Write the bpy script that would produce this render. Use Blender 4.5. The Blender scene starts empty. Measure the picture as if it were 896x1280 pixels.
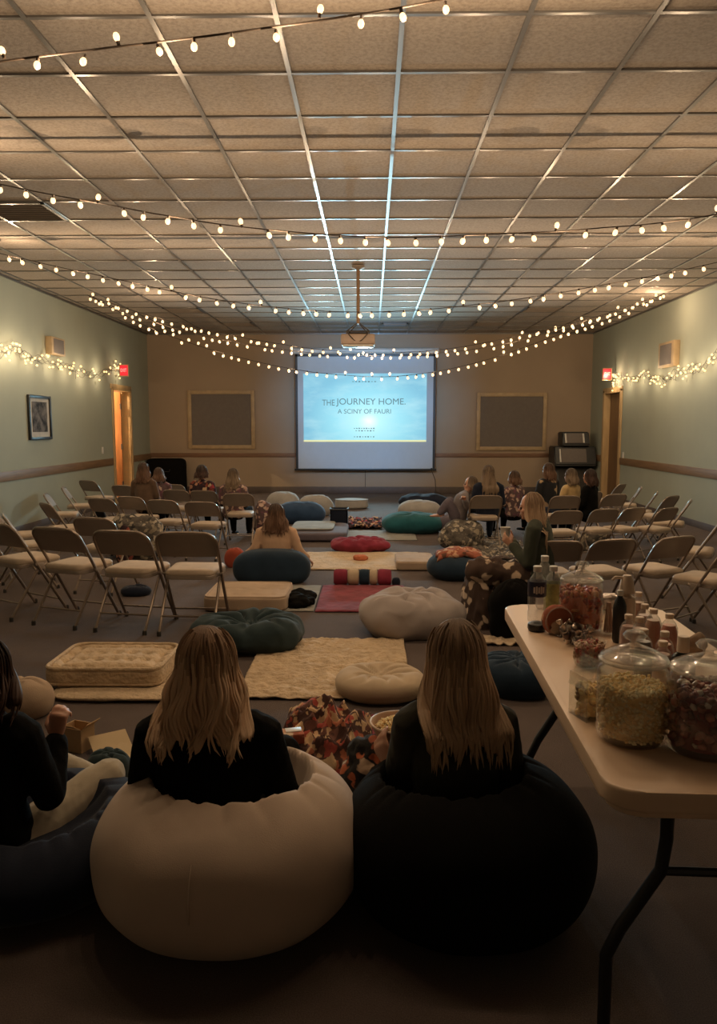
EXPO = 0.0
LK = 5.0
PB = 1100
SG = 380
import bpy, bmesh, math, random
from mathutils import Vector, Matrix, noise, Euler
random.seed(7)
R = math.radians
SC = bpy.context.scene
COL = SC.collection
F = 958.0; CH = 1.47
PIT = math.atan(108/958.0); YAW = math.atan(16/958.0)

# ---------- where a direction seen from the camera stand meets a height or a depth of the room
def ray(px, py):
    x = (px-448)/F; z = -(py-640)/F
    y2 = math.cos(PIT)+z*math.sin(PIT); z2 = -math.sin(PIT)+z*math.cos(PIT)
    return Vector((x*math.cos(YAW)-y2*math.sin(YAW), x*math.sin(YAW)+y2*math.cos(YAW), z2))
def G(px, py, z=0.0):
    r = ray(px, py); return Vector((0, 0, CH))+r*((z-CH)/r.z)
def GY(px, py, Y):
    r = ray(px, py); return Vector((0, 0, CH))+r*(Y/r.y)
def GX(px, py, X):
    r = ray(px, py); return Vector((0, 0, CH))+r*(X/r.x)

# ---------- materials
def new_mat(name):
    m = bpy.data.materials.new(name); m.use_nodes = True
    nt = m.node_tree; b = nt.nodes['Principled BSDF']
    return m, nt, b
def inp(nt, sock, v):
    if isinstance(v, (int, float)): sock.default_value = v
    elif isinstance(v, tuple): sock.default_value = v if len(v) == 4 else (*v, 1)
    else: nt.links.new(v, sock)
def ramp(nt, fac, stops, interp='LINEAR'):
    n = nt.nodes.new('ShaderNodeValToRGB'); n.color_ramp.interpolation = interp
    while len(n.color_ramp.elements) < len(stops): n.color_ramp.elements.new(0.5)
    for e, (p, c) in zip(n.color_ramp.elements, stops):
        e.position = p; e.color = (*c, 1)
    nt.links.new(fac, n.inputs[0]); return n.outputs[0]
def coords(nt, scale=(1, 1, 1), kind='Object'):
    t = nt.nodes.new('ShaderNodeTexCoord'); mp = nt.nodes.new('ShaderNodeMapping')
    mp.inputs['Scale'].default_value = scale
    nt.links.new(t.outputs[kind], mp.inputs[0]); return mp.outputs[0]
def ntex(nt, vec, scale, detail=3, rough=.55, dist=0):
    n = nt.nodes.new('ShaderNodeTexNoise'); n.inputs['Scale'].default_value = scale
    n.inputs['Detail'].default_value = detail; n.inputs['Roughness'].default_value = rough
    n.inputs['Distortion'].default_value = dist
    nt.links.new(vec, n.inputs[0]); return n.outputs[0]
def vtex(nt, vec, scale, feature='F1', out=0, rnd=1):
    n = nt.nodes.new('ShaderNodeTexVoronoi'); n.feature = feature
    n.inputs['Scale'].default_value = scale; n.inputs['Randomness'].default_value = rnd
    nt.links.new(vec, n.inputs[0]); return n.outputs[out]
def bump(nt, b, h, strength=.3, dist=.01):
    n = nt.nodes.new('ShaderNodeBump'); n.inputs['Strength'].default_value = strength
    n.inputs['Distance'].default_value = dist
    nt.links.new(h, n.inputs['Height']); nt.links.new(n.outputs[0], b.inputs['Normal'])
def plain(name, c, rough=.5, metal=0, var=.12, vs=8, bs=0, bstr=.2, bdist=.003, stretch=(1, 1, 1), coat=0, sheen=0):
    m, nt, b = new_mat(name)
    v = coords(nt, stretch)
    n = ntex(nt, v, vs, 3)
    lo = tuple(max(0, x*(1-var)) for x in c); hi = tuple(min(1, x*(1+var)) for x in c)
    inp(nt, b.inputs['Base Color'], ramp(nt, n, [(.3, lo), (.7, hi)]))
    b.inputs['Roughness'].default_value = rough; b.inputs['Metallic'].default_value = metal
    b.inputs['Coat Weight'].default_value = coat
    if sheen: b.inputs['Sheen Weight'].default_value = sheen; b.inputs['Sheen Roughness'].default_value = .5
    if bs: bump(nt, b, ntex(nt, v, bs, 4), bstr, bdist)
    return m
def fabric(name, c, var=.15, weave=160, bstr=.35, rough=.95, sheen=.1):
    m = plain(name, c, rough, 0, var, 5, weave, bstr, .003, sheen=sheen)
    m.node_tree.nodes['Principled BSDF'].inputs['Specular IOR Level'].default_value = .12
    return m
def blotch(name, base, spots, scale=9, size=.33, feature=None, bstr=.4):
    """printed cloth: blotches of several colours on a ground colour"""
    m, nt, b = new_mat(name); v = coords(nt)
    w = nt.nodes.new('ShaderNodeTexNoise'); w.inputs['Scale'].default_value = scale*.9
    nt.links.new(v, w.inputs[0])
    mx = nt.nodes.new('ShaderNodeMix'); mx.data_type = 'VECTOR'; mx.inputs[0].default_value = .09
    nt.links.new(v, mx.inputs[4]); nt.links.new(w.outputs['Color'], mx.inputs[5])
    vo = nt.nodes.new('ShaderNodeTexVoronoi'); vo.inputs['Scale'].default_value = scale
    nt.links.new(mx.outputs[1], vo.inputs[0])
    sep = nt.nodes.new('ShaderNodeSeparateColor'); nt.links.new(vo.outputs['Color'], sep.inputs[0])
    st = [(i/len(spots), c) for i, c in enumerate(spots)]
    col = ramp(nt, sep.outputs[0], st, 'CONSTANT')
    fac = ramp(nt, vo.outputs['Distance'], [(size, (1, 1, 1)), (size+.08, (0, 0, 0))])
    mc = nt.nodes.new('ShaderNodeMix'); mc.data_type = 'RGBA'
    nt.links.new(fac, mc.inputs[0]); mc.inputs[6].default_value = (*base, 1); nt.links.new(col, mc.inputs[7])
    nt.links.new(mc.outputs[2], b.inputs['Base Color'])
    b.inputs['Roughness'].default_value = .95
    bump(nt, b, ntex(nt, v, 130, 3), bstr, .004)
    return m
def emis(name, c, s, sample=True):
    m, nt, b = new_mat(name)
    b.inputs['Base Color'].default_value = (*[x*.3 for x in c], 1)
    b.inputs['Emission Color'].default_value = (*c, 1); b.inputs['Emission Strength'].default_value = s
    if not sample: m.cycles.emission_sampling = 'NONE'
    return m
def glassy(name, tint=(1, 1, 1), ior=1.45, rough=.04, body=0.0):
    m = bpy.data.materials.new(name); m.use_nodes = True; nt = m.node_tree
    nt.nodes.clear(); o = nt.nodes.new('ShaderNodeOutputMaterial')
    t = nt.nodes.new('ShaderNodeBsdfTransparent'); t.inputs[0].default_value = (*tint, 1)
    g = nt.nodes.new('ShaderNodeBsdfGlossy'); g.inputs['Roughness'].default_value = rough
    d = nt.nodes.new('ShaderNodeBsdfDiffuse'); d.inputs[0].default_value = (.8, .8, .78, 1)
    f = nt.nodes.new('ShaderNodeLayerWeight'); f.inputs[0].default_value = .5
    pw = nt.nodes.new('ShaderNodeMath'); pw.operation = 'POWER'; pw.inputs[1].default_value = 3.2; nt.links.new(f.outputs['Facing'], pw.inputs[0])
    ml = nt.nodes.new('ShaderNodeMath'); ml.operation = 'MULTIPLY_ADD'; ml.inputs[1].default_value = .85; ml.inputs[2].default_value = .06; nt.links.new(pw.outputs[0], ml.inputs[0])
    ns = ntex(nt, coords(nt), 14, 2); bp = nt.nodes.new('ShaderNodeBump'); bp.inputs['Strength'].default_value = .25
    bp.inputs['Distance'].default_value = .004
    nt.links.new(ns, bp.inputs['Height'])
    for x in (g, f): nt.links.new(bp.outputs[0], x.inputs['Normal'])
    m0 = nt.nodes.new('ShaderNodeMixShader'); m0.inputs[0].default_value = body
    nt.links.new(t.outputs[0], m0.inputs[1]); nt.links.new(d.outputs[0], m0.inputs[2])
    m1 = nt.nodes.new('ShaderNodeMixShader'); nt.links.new(ml.outputs[0], m1.inputs[0])
    nt.links.new(m0.outputs[0], m1.inputs[1]); nt.links.new(g.outputs[0], m1.inputs[2])
    nt.links.new(m1.outputs[0], o.inputs[0]); return m

M = {}
M['wall_side'] = plain('wall_paint_sage', (.33, .345, .275), .8, 0, .03, 2, 90, .12, .004)
M['wall_back'] = plain('wall_paint_tan', (.36, .27, .19), .8, 0, .03, 2, 90, .12, .004)
M['rail'] = plain('rail_wood', (.21, .12, .055), .5, 0, .2, 3, 30, .1, .002, (6, 1, 14))
M['rail_back'] = plain('back_rail_wood', (.2, .105, .06), .5, 0, .2, 3, 30, .1, .002, (1, 6, 14))
M['base'] = plain('baseboard_vinyl', (.1, .075, .065), .6)
M['tile'] = None
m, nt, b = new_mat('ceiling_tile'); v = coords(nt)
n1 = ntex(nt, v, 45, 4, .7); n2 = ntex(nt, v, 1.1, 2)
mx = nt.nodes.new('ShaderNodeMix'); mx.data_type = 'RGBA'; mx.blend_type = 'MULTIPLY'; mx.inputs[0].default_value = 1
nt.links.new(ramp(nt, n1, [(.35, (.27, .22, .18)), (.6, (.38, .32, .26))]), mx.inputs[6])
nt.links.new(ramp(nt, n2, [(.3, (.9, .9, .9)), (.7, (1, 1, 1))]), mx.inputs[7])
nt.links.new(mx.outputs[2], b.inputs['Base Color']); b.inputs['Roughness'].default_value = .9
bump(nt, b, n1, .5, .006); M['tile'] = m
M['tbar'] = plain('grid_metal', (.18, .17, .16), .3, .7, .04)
M['carpet'] = None
m, nt, b = new_mat('carpet'); v = coords(nt)
n1 = ntex(nt, v, 260, 3, .7); n2 = ntex(nt, v, 3, 4); n3 = ntex(nt, v, 38, 3)
mx = nt.nodes.new('ShaderNodeMix'); mx.data_type = 'RGBA'; mx.blend_type = 'MULTIPLY'; mx.inputs[0].default_value = 1
nt.links.new(ramp(nt, n1, [(.3, (.08, .057, .05)), (.7, (.17, .128, .113))]), mx.inputs[6])
nt.links.new(ramp(nt, n2, [(.3, (.8, .8, .8)), (.7, (1, 1, 1))]), mx.inputs[7])
nt.links.new(mx.outputs[2], b.inputs['Base Color']); b.inputs['Roughness'].default_value = 1
bump(nt, b, n1, .8, .008); M['carpet'] = m
M['door'] = plain('door_orange_wood', (.42, .17, .06), .4, 0, .25, 2, 20, .1, .001, (8, 8, 1))
M['door_dark'] = plain('door_dark_wood', (.16, .085, .035), .45, 0, .2, 2, 20, .1, .001, (8, 8, 1))
M['jamb'] = plain('jamb_wood', (.5, .34, .17), .45, 0, .15, 2, 20, .1, .001, (8, 8, 1))
M['chair_metal'] = plain('taupe_painted_steel', (.3, .245, .2), .38, .25, .08, 6)
M['chair_tube'] = plain('taupe_steel_tube', (.27, .21, .165), .32, .5, .08, 6)
M['seat'] = plain('seat_vinyl', (.46, .355, .26), .6, 0, .1, 9, 60, .2, .002)
M['rubber'] = plain('dark_rubber', (.03, .025, .02), .7)
M['seatpad'] = plain('grey_vinyl', (.16, .15, .14), .6, 0, .1)
M['wire'] = plain('string_wire', (.045, .03, .02), .6)
M['bulb'] = emis('warm_bulb', (1, .62, .3), 2.6, False)
M['bulb_small'] = emis('warm_fairy_bulb', (1, .6, .22), 3.0, False)
M['black'] = fabric('black_cloth', (.004, .0035, .003), sheen=0)
M['blackplastic'] = plain('black_plastic', (.012, .012, .012), .4)
M['white_plastic'] = plain('white_plastic', (.6, .57, .52), .4)
M['screen'] = plain('screen_vinyl', (.48, .52, .56), .7, 0, .02)
M['frame_tan'] = plain('tan_frame', (.42, .3, .17), .5)
M['board'] = plain('grey_board', (.17, .145, .13), .9, 0, .06, 20, 200, .2, .002)
M['beige_quilt'] = plain('cream_quilt', (.56, .42, .27), .95, 0, .12, 7, 28, 1.0, .02, sheen=.1)
M['olive'] = fabric('dark_olive_knit', (.035, .033, .024), weave=220)
M['skin'] = plain('skin', (.5, .27, .18), .5, 0, .08, 12, 90, .08, .001)
M['skin'].node_tree.nodes['Principled BSDF'].inputs['Subsurface Weight'].default_value = .08
M['tabletop'] = plain('table_plastic', (.72, .52, .36), .35, 0, .03, 4, 180, .12, .001)
M['glass'] = glassy('clear_glass', (.985, .98, .96), 1.5, .03, .035)
M['glass_lid'] = glassy('thick_glass_lid', (.93, .92, .89), 1.5, .05, .16)
M['pet'] = glassy('clear_plastic', (.95, .95, .94), 1.45, .08, .14)
M['denim'] = fabric('navy_cloth', (.014, .018, .032))
M['eye'] = plain('eye', (.05, .035, .03), .15)
M['gap'] = plain('vent_dark', (.12, .1, .09), .8)

def hair_mat(name, root, tip):
    m, nt, b = new_mat(name)
    t = nt.nodes.new('ShaderNodeTexCoord'); mp = nt.nodes.new('ShaderNodeMapping')
    mp.inputs['Scale'].default_value = (90, 1.3, 1); nt.links.new(t.outputs['UV'], mp.inputs[0])
    s = ntex(nt, mp.outputs[0], 1.0, 3, .6)
    sp = nt.nodes.new('ShaderNodeSeparateXYZ'); nt.links.new(t.outputs['UV'], sp.inputs[0])
    ad = nt.nodes.new('ShaderNodeMath'); ad.operation = 'MULTIPLY_ADD'
    nt.links.new(s, ad.inputs[0]); ad.inputs[1].default_value = 1.1; nt.links.new(sp.outputs[1], ad.inputs[2])
    dk = tuple(x*.35 for x in root)
    nt.links.new(ramp(nt, ad.outputs[0], [(.38, dk), (.7, root), (1.0, tuple((x+y)/2 for x, y in zip(root, tip))), (1.35 if False else .999, tip)]), b.inputs['Base Color'])
    b.inputs['Roughness'].default_value = .58; b.inputs['Specular IOR Level'].default_value = .3
    bump(nt, b, s, .8, .006); return m
M['hair_blonde'] = hair_mat('hair_blonde', (.22, .125, .07), (.62, .42, .27))
M['hair_long'] = hair_mat('hair_brown_blonde', (.2, .125, .075), (.5, .34, .22))
M['hair_brown'] = hair_mat('hair_brown', (.05, .028, .018), (.14, .075, .045))
M['hair_ash'] = hair_mat('hair_ash', (.07, .046, .03), (.2, .14, .09))
M['hair_dark'] = hair_mat('hair_dark', (.025, .014, .01), (.06, .03, .02))

# ---------- linking
def tag(o, label=None, cat=None, group=None, kind=None):
    if label: o['label'] = label
    if cat: o['category'] = cat
    if group: o['group'] = group
    if kind: o['kind'] = kind
    return o
def empty(name, loc=(0, 0, 0), rz=0, s=1):
    o = bpy.data.objects.new(name, None); COL.objects.link(o)
    o.location = loc; o.rotation_euler = (0, 0, rz); o.scale = (s, s, s); o.empty_display_size = .05
    return o
def link(name, me, mat=None, parent=None, loc=None, rz=0):
    o = bpy.data.objects.new(name, me); COL.objects.link(o)
    if mat is not None and len(me.materials) == 0: me.materials.append(mat)
    if parent: o.parent = parent
    if loc is not None: o.location = loc
    if rz: o.rotation_euler = (0, 0, rz)
    return o
def copy_tree(o, parent=None):
    c = o.copy(); COL.objects.link(c)
    if parent: c.parent = parent
    for ch in KIDS.get(o.name, []): copy_tree(ch, c)
    return c
KIDS = {}
def note_kids(o):
    KIDS[o.name] = list(o.children)
    for c in o.children: note_kids(c)

class MB:
    def __init__(s): s.bm = bmesh.new(); s.cur = 0
    def box(s, c, size, rot=None, bev=0, seg=2):
        r = bmesh.ops.create_cube(s.bm, size=1)
        mt = Matrix.Translation(Vector(c)) @ (rot.to_4x4() if rot is not None else Matrix()) @ Matrix.Diagonal((*size, 1))
        bmesh.ops.transform(s.bm, matrix=mt, verts=r['verts'])
        if bev:
            es = list({e for v in r['verts'] for e in v.link_edges})
            bmesh.ops.bevel(s.bm, geom=es, offset=bev, segments=seg, affect='EDGES', profile=.5)
        return s
    def tube(s, pts, r, n=8, closed=False, caps=True):
        pts = [Vector(p) for p in pts]; N = len(pts); rings = []
        rr = r if isinstance(r, (list, tuple)) else [r]*N
        up = None
        for i, p in enumerate(pts):
            a = pts[i-1] if (i or closed) else p
            c = pts[(i+1) % N] if (i < N-1 or closed) else p
            t = (c-a).normalized()
            if up is None: up = t.orthogonal().normalized()
            up = (up-t*up.dot(t)); up = up.normalized() if up.length > 1e-6 else t.orthogonal().normalized()
            sd = t.cross(up)
            rings.append([s.bm.verts.new(p+(up*math.cos(2*math.pi*k/n)+sd*math.sin(2*math.pi*k/n))*rr[i]) for k in range(n)])
        for i in range(N if closed else N-1):
            A, B = rings[i], rings[(i+1) % N]
            for k in range(n): f = s.bm.faces.new((A[k], A[(k+1) % n], B[(k+1) % n], B[k])); f.material_index = s.cur
        if caps and not closed:
            s.bm.faces.new(rings[0][::-1]); s.bm.faces.new(rings[-1])
        return s
    def lathe(s, prof, n=32, c=(0, 0, 0), mtx=None):
        c = Vector(c); rings = []
        for (r, z) in prof:
            if r < 1e-6: rings.append([s.bm.verts.new(c+Vector((0, 0, z)))])
            else: rings.append([s.bm.verts.new(c+Vector((r*math.cos(2*math.pi*k/n), r*math.sin(2*math.pi*k/n), z))) for k in range(n)])
        for A, B in zip(rings, rings[1:]):
            for k in range(n):
                a0, a1 = A[k % len(A)], A[(k+1) % len(A)]; b0, b1 = B[k % len(B)], B[(k+1) % len(B)]
                q = []
                for v in (a0, a1, b1, b0):
                    if v not in q: q.append(v)
                if len(q) > 2: f = s.bm.faces.new(q); f.material_index = s.cur
        if mtx: bmesh.ops.transform(s.bm, matrix=mtx, verts=[v for r in rings for v in r])
        return s
    def ball(s, c, r, sub=2, sc=(1, 1, 1), rot=None):
        q = bmesh.ops.create_icosphere(s.bm, subdivisions=sub, radius=r)
        mt = Matrix.Translation(Vector(c)) @ (rot.to_4x4() if rot is not None else Matrix()) @ Matrix.Diagonal((*sc, 1))
        bmesh.ops.transform(s.bm, matrix=mt, verts=q['verts'])
        for v in q['verts']:
            for f in v.link_faces: f.material_index = s.cur
        return s
    def loft(s, st, side, n=16):
        """closed volume through stations (centre, half width along side, half depth)"""
        side = Vector(side).normalized()
        pts = [Vector(x[0]) for x in st]
        full = []
        t0 = (pts[1]-pts[0]).normalized(); t1 = (pts[-1]-pts[-2]).normalized()
        for k in (1, .7, .4):
            q = math.sqrt(max(0, 1-k*k)); rr = min(st[0][1], st[0][2])
            if q > 0: full.append((pts[0]-t0*rr*k*.9, st[0][1]*q, st[0][2]*q))
        full += [(p, x[1], x[2]) for p, x in zip(pts, st)]
        for k in (.4, .7, .95):
            q = math.sqrt(1-k*k); rr = min(st[-1][1], st[-1][2])
            full.append((pts[-1]+t1*rr*k*.9, st[-1][1]*q, st[-1][2]*q))
        rings = []
        for i, (p, a, b_) in enumerate(full):
            A = full[max(0, i-1)][0]; C = full[min(len(full)-1, i+1)][0]
            t = (C-A).normalized(); sd = side-t*side.dot(t)
            sd = sd.normalized() if sd.length > 1e-4 else t.orthogonal().normalized(); fr = t.cross(sd)
            rings.append([s.bm.verts.new(p+sd*math.cos(2*math.pi*k/n)*a+fr*math.sin(2*math.pi*k/n)*b_) for k in range(n)])
        for A, B in zip(rings, rings[1:]):
            for k in range(n): s.bm.faces.new((A[k], A[(k+1) % n], B[(k+1) % n], B[k]))
        s.bm.faces.new(rings[0][::-1]); s.bm.faces.new(rings[-1]); return s
    def prism(s, outline, z0, z1, bev=0):
        lo = [s.bm.verts.new((x, y, z0)) for x, y in outline]; hi = [s.bm.verts.new((x, y, z1)) for x, y in outline]
        n = len(outline); top = s.bm.faces.new(hi); bot = s.bm.faces.new(lo[::-1])
        for k in range(n): s.bm.faces.new((lo[k], lo[(k+1) % n], hi[(k+1) % n], hi[k]))
        if bev: bmesh.ops.bevel(s.bm, geom=list(top.edges)+list(bot.edges), offset=bev, segments=3, affect='EDGES', profile=.5)
        return s
    def mesh(s, name, smooth=40):
        bmesh.ops.recalc_face_normals(s.bm, faces=s.bm.faces[:])
        me = bpy.data.meshes.new(name); s.bm.to_mesh(me); s.bm.free()
        if smooth:
            me.shade_smooth()
            if smooth < 170: me.set_sharp_from_angle(angle=R(smooth))
        return me
    def build(s, name, mat, parent=None, loc=None, rz=0, smooth=40):
        return link(name, s.mesh(name, smooth), mat, parent, loc, rz)

def rrect(w, d, r, n=6, corners=(1, 1, 1, 1)):
    out = []
    for i, (sx, sy, a0) in enumerate(((1, 1, 0), (-1, 1, 90), (-1, -1, 180), (1, -1, 270))):
        rr = r*corners[i]
        for k in range(n+1):
            a = R(a0+90*k/n)
            out.append((sx*(w/2-rr)+rr*math.cos(a), sy*(d/2-rr)+rr*math.sin(a)))
    return out

def soft(w, d, h, e=2.6, n=26, amp=0.0, freq=3.0, flat=.75, fn=None, seed=0, ez=None):
    """plump closed cloth body standing on z = 0; the underside is flattened"""
    bm = bmesh.new(); vs = {}
    so = Vector((seed*7.3, seed*3.1, seed*1.7))
    def vert(p):
        k = tuple(round(c, 5) for c in p)
        if k in vs: return vs[k]
        x, y, z = p
        x, y, z = [math.tan(c*math.pi/4)*.999 for c in (x, y, z)]
        l = (abs(x)**e+abs(y)**e)**(1/e); ee = ez or e
        t = (l**ee+abs(z)**ee)**(1/ee)
        q = Vector((x/t, y/t, z/t))
        nrm = q.normalized()
        P = Vector((q.x*w/2, q.y*d/2, q.z*h/2))
        if amp:
            f = noise.noise(P*freq+so)*.6+noise.noise(P*freq*2.3+so)*.3+(1-abs(noise.noise(P*freq*1.7+so*2)))*.25-.2
            P += nrm*f*amp
        if q.z < 0:
            P.z = max(P.z, -h/2*flat)
        if fn: P = fn(P, q)
        P.z += h/2*flat
        vs[k] = bm.verts.new(P); return vs[k]
    for ax in range(3):
        for sg in (-1, 1):
            for i in range(n):
                for j in range(n):
                    q = []
                    for (a, b_) in ((i, j), (i+1, j), (i+1, j+1), (i, j+1)):
                        p = [0, 0, 0]; p[ax] = sg; p[(ax+1) % 3] = -1+2*a/n; p[(ax+2) % 3] = -1+2*b_/n
                        q.append(vert(p))
                    bm.faces.new(q if sg > 0 else q[::-1])
    bmesh.ops.recalc_face_normals(bm, faces=bm.faces[:])
    me = bpy.data.meshes.new('soft'); bm.to_mesh(me); bm.free(); me.shade_smooth(); return me

def sheet(w, d, fn, nx=60, ny=60, th=.012, jag=0.0, seed=0):
    """cloth lying on something: top follows fn(x, y), with a real hem thickness"""
    bm = bmesh.new(); top = []; bot = []
    for j in range(ny+1):
        a = []; c = []
        for i in range(nx+1):
            u = -1+2*i/nx; v = -1+2*j/ny
            s1 = 1+jag*noise.noise(Vector((v*2.2+seed, seed*1.3, u*.4))); s2 = 1+jag*noise.noise(Vector((u*2.2-seed, seed*2.1, v*.4)))
            x = u*w/2*s1; y = v*d/2*s2; z = fn(x, y)
            edge = min(1-abs(u), 1-abs(v)); k = min(1, edge*10); k = math.sqrt(max(0, 1-(1-k)**2))
            a.append(bm.verts.new((x, y, z+th*k))); c.append(bm.verts.new((x, y, z if k > 0 else z)))
        top.append(a); bot.append(c)
    for j in range(ny):
        for i in range(nx):
            bm.faces.new((top[j][i], top[j][i+1], top[j+1][i+1], top[j+1][i]))
            bm.faces.new((bot[j][i], bot[j+1][i], bot[j+1][i+1], bot[j][i+1]))
    bmesh.ops.remove_doubles(bm, verts=bm.verts[:], dist=1e-5)
    bmesh.ops.recalc_face_normals(bm, faces=bm.faces[:])
    me = bpy.data.meshes.new('sheet'); bm.to_mesh(me); bm.free(); me.shade_smooth(); return me

# =====================================================================  THE ROOM
XL, XR, YB, ZC, YN = -4.84, 4.73, 16.75, 3.43, -2.5
def struct(name, mb, mat, smooth=0, label=None):
    return tag(mb.build(name, mat, smooth=smooth), label, None, None, 'structure')
struct('floor', MB().box(((XL+XR)/2, (YB+YN)/2, -.05), (XR-XL+.4, YB-YN+.4, .1)), M['carpet'], label='dark brown carpet floor of the hall')
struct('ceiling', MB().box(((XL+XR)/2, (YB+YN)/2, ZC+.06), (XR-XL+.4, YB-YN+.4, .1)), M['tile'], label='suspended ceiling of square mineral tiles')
# left wall with the doorway
DL0, DL1, DZL = 14.38, 15.4, 2.15
w = MB(); T = .15
w.box((XL-T/2, (YN+DL0)/2, ZC/2), (T, DL0-YN, ZC)); w.box((XL-T/2, (DL1+YB)/2, ZC/2), (T, YB-DL1, ZC)); w.box((XL-T/2, (DL0+DL1)/2, (DZL+ZC)/2), (T, DL1-DL0, ZC-DZL))
struct('wall_left', w, M['wall_side'])
DR0, DR1, DZR = 14.75, 15.75, 2.12
w = MB()
w.box((XR+T/2, (YN+DR0)/2, ZC/2), (T, DR0-YN, ZC)); w.box((XR+T/2, (DR1+YB)/2, ZC/2), (T, YB-DR1, ZC)); w.box((XR+T/2, (DR0+DR1)/2, (DZR+ZC)/2), (T, DR1-DR0, ZC-DZR))
struct('wall_right', w, M['wall_side'])
struct('wall_back', MB().box(((XL+XR)/2, YB+T/2, ZC/2), (XR-XL+2*T, T, ZC)), M['wall_back'])
struct('wall_near', MB().box(((XL+XR)/2, YN-T/2, ZC/2), (XR-XL+2*T, T, ZC)), M['wall_back'])
# chair rails and baseboards
def rails(name, segs, mat, z, h, t):
    b_ = MB()
    for (a, c) in segs:
        (x0, y0), (x1, y1) = a, c
        b_.box(((x0+x1)/2, (y0+y1)/2, z), (max(abs(x1-x0), t), max(abs(y1-y0), t), h), bev=.004)
    return struct(name, b_, mat, 30)
rails('trim_1', [((XL+.01, YN), (XL+.01, DL0-.09)), ((XL+.01, DL1+.07), (XL+.01, YB))], M['rail'], .80, .13, .022)
rails('trim_2', [((XR-.01, YN), (XR-.01, DR0-.09)), ((XR-.01, DR1+.09), (XR-.01, YB))], M['rail'], .80, .13, .022)
rails('trim_3', [((XL, YB-.01), (XR, YB-.01))], M['rail_back'], .83, .09, .022)
rails('baseboard_left', [((XL+.006, YN), (XL+.006, DL0-.09))], M['base'], .05, .1, .014)
rails('baseboard_right', [((XR-.006, YN), (XR-.006, DR0-.09))], M['base'], .05, .1, .014)
rails('baseboard_back', [((XL, YB-.008), (XR, YB-.008))], M['base'], .07, .14, .016)
# ceiling grid
g = MB(); X0 = .147; Y0 = G(430, 92, ZC).y; P = .61
x = X0-8*P+P*0
k = -12
while X0+k*P < XR:
    if X0+k*P > XL: g.box((X0+k*P, (YB+YN)/2, ZC+.006), (.026, YB-YN, .014))
    k += 1
k = -12
while Y0+k*P < YB:
    if Y0+k*P > YN: g.box(((XL+XR)/2, Y0+k*P, ZC+.0068), (XR-XL, .024, .014))
    k += 1
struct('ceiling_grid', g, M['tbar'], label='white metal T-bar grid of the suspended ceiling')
struct('trim_4', MB().box((XL+.012, (YB+YN)/2, ZC-.006), (.024, YB-YN, .03)).box((XR-.012, (YB+YN)/2, ZC-.006), (.024, YB-YN, .03)).box((0, YB-.012, ZC-.006), (XR-XL, .024, .03)), M['tbar'])

# corridor behind the left door, lit
cx0 = XL-T-1.7
struct('wall_corridor', MB().box((cx0-.05, 15.2, 1.4), (.1, 4.2, 2.8)).box((XL-T-.85, 13.05, 1.4), (1.7, .1, 2.8)).box((XL-T-.85, 17.3, 1.4), (1.7, .1, 2.8)), M['wall_back'])
struct('floor_corridor', MB().box((XL-T-.85, 15.2, -.05), (1.8, 4.4, .1)), M['carpet'])
struct('ceiling_corridor', MB().box((XL-T-.85, 15.2, 2.85), (1.8, 4.4, .1)), M['tile'])
# left door: open leaf into the corridor
d = tag(empty('door_1', (XL-T+.0, DL1, 0)), 'orange-brown wooden door standing open in the left wall', None, None, 'structure')
jb = MB()
jb.box((T/2, -.015+.03, DZL/2), (T+.05, .03, DZL)); jb.box((T/2, -(DL1-DL0)-.015+.03, DZL/2), (T+.05, .03, DZL)); jb.box((T/2, -(DL1-DL0)/2, DZL+.0), (T+.05, DL1-DL0+.05, .03))
for yy, ww in ((.045, .09), (-(DL1-DL0)-.02, .04)): jb.box((T+.012, yy, DZL/2), (.024, ww, DZL+.08), bev=.004)
jb.box((T+.012, -(DL1-DL0)/2, DZL+.05), (.024, DL1-DL0+.18, .09), bev=.004)
jb.build('door_frame', M['jamb'], d, smooth=30)
lf = MB().box((-.44, -.045, DZL/2), (.86, .044, DZL-.04), bev=.003).build('door_leaf', M['door'], d, smooth=30)
hg = MB()
for z in (.3, 1.05, 1.85): hg.box((-.012, -.07, z), (.022, .012, .11)).tube([(0, -.072, z-.06), (0, -.072, z+.06)], .008)
hg.build('hinge', M['rubber'], lf, smooth=30)
MB().lathe([(0, -.03), (.03, -.025), (.03, 0), (.012, .005), (.012, .05), (.028, .055), (.03, .075), (0, .085)], 16, mtx=Matrix.Translation((-.8, -.07, 1)) @ Matrix.Rotation(R(90), 4, 'X')).build('door_knob', M['chair_tube'], lf)
# right door, closed and recessed
d = tag(empty('door_2', (XR, DR0, 0)), 'dark brown door closed in the right wall', None, None, 'structure')
L = DR1-DR0
MB().box((T-.03, L/2, DZR/2), (.044, L-.05, DZR-.02)).build('door_leaf', M['door_dark'], d, smooth=0)
jb = MB()
jb.box((T/2-.012, .0, DZR/2), (T+.03, .03, DZR)); jb.box((T/2-.012, L, DZR/2), (T+.03, .03, DZR)); jb.box((T/2-.012, L/2, DZR), (T+.03, L, .03))
for yy in (-.045, L+.045): jb.box((-.012, yy, DZR/2), (.024, .09, DZR+.08), bev=.004)
jb.box((-.012, L/2, DZR+.05), (.024, L+.18, .09), bev=.004)
jb.build('door_frame', M['jamb'], d, smooth=30)
MB().tube([(T-.06, .1, 1.0), (T-.1, .1, 1.0), (T-.1, .2, 1.0)], .01).build('door_handle', M['chair_tube'], d)
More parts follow.
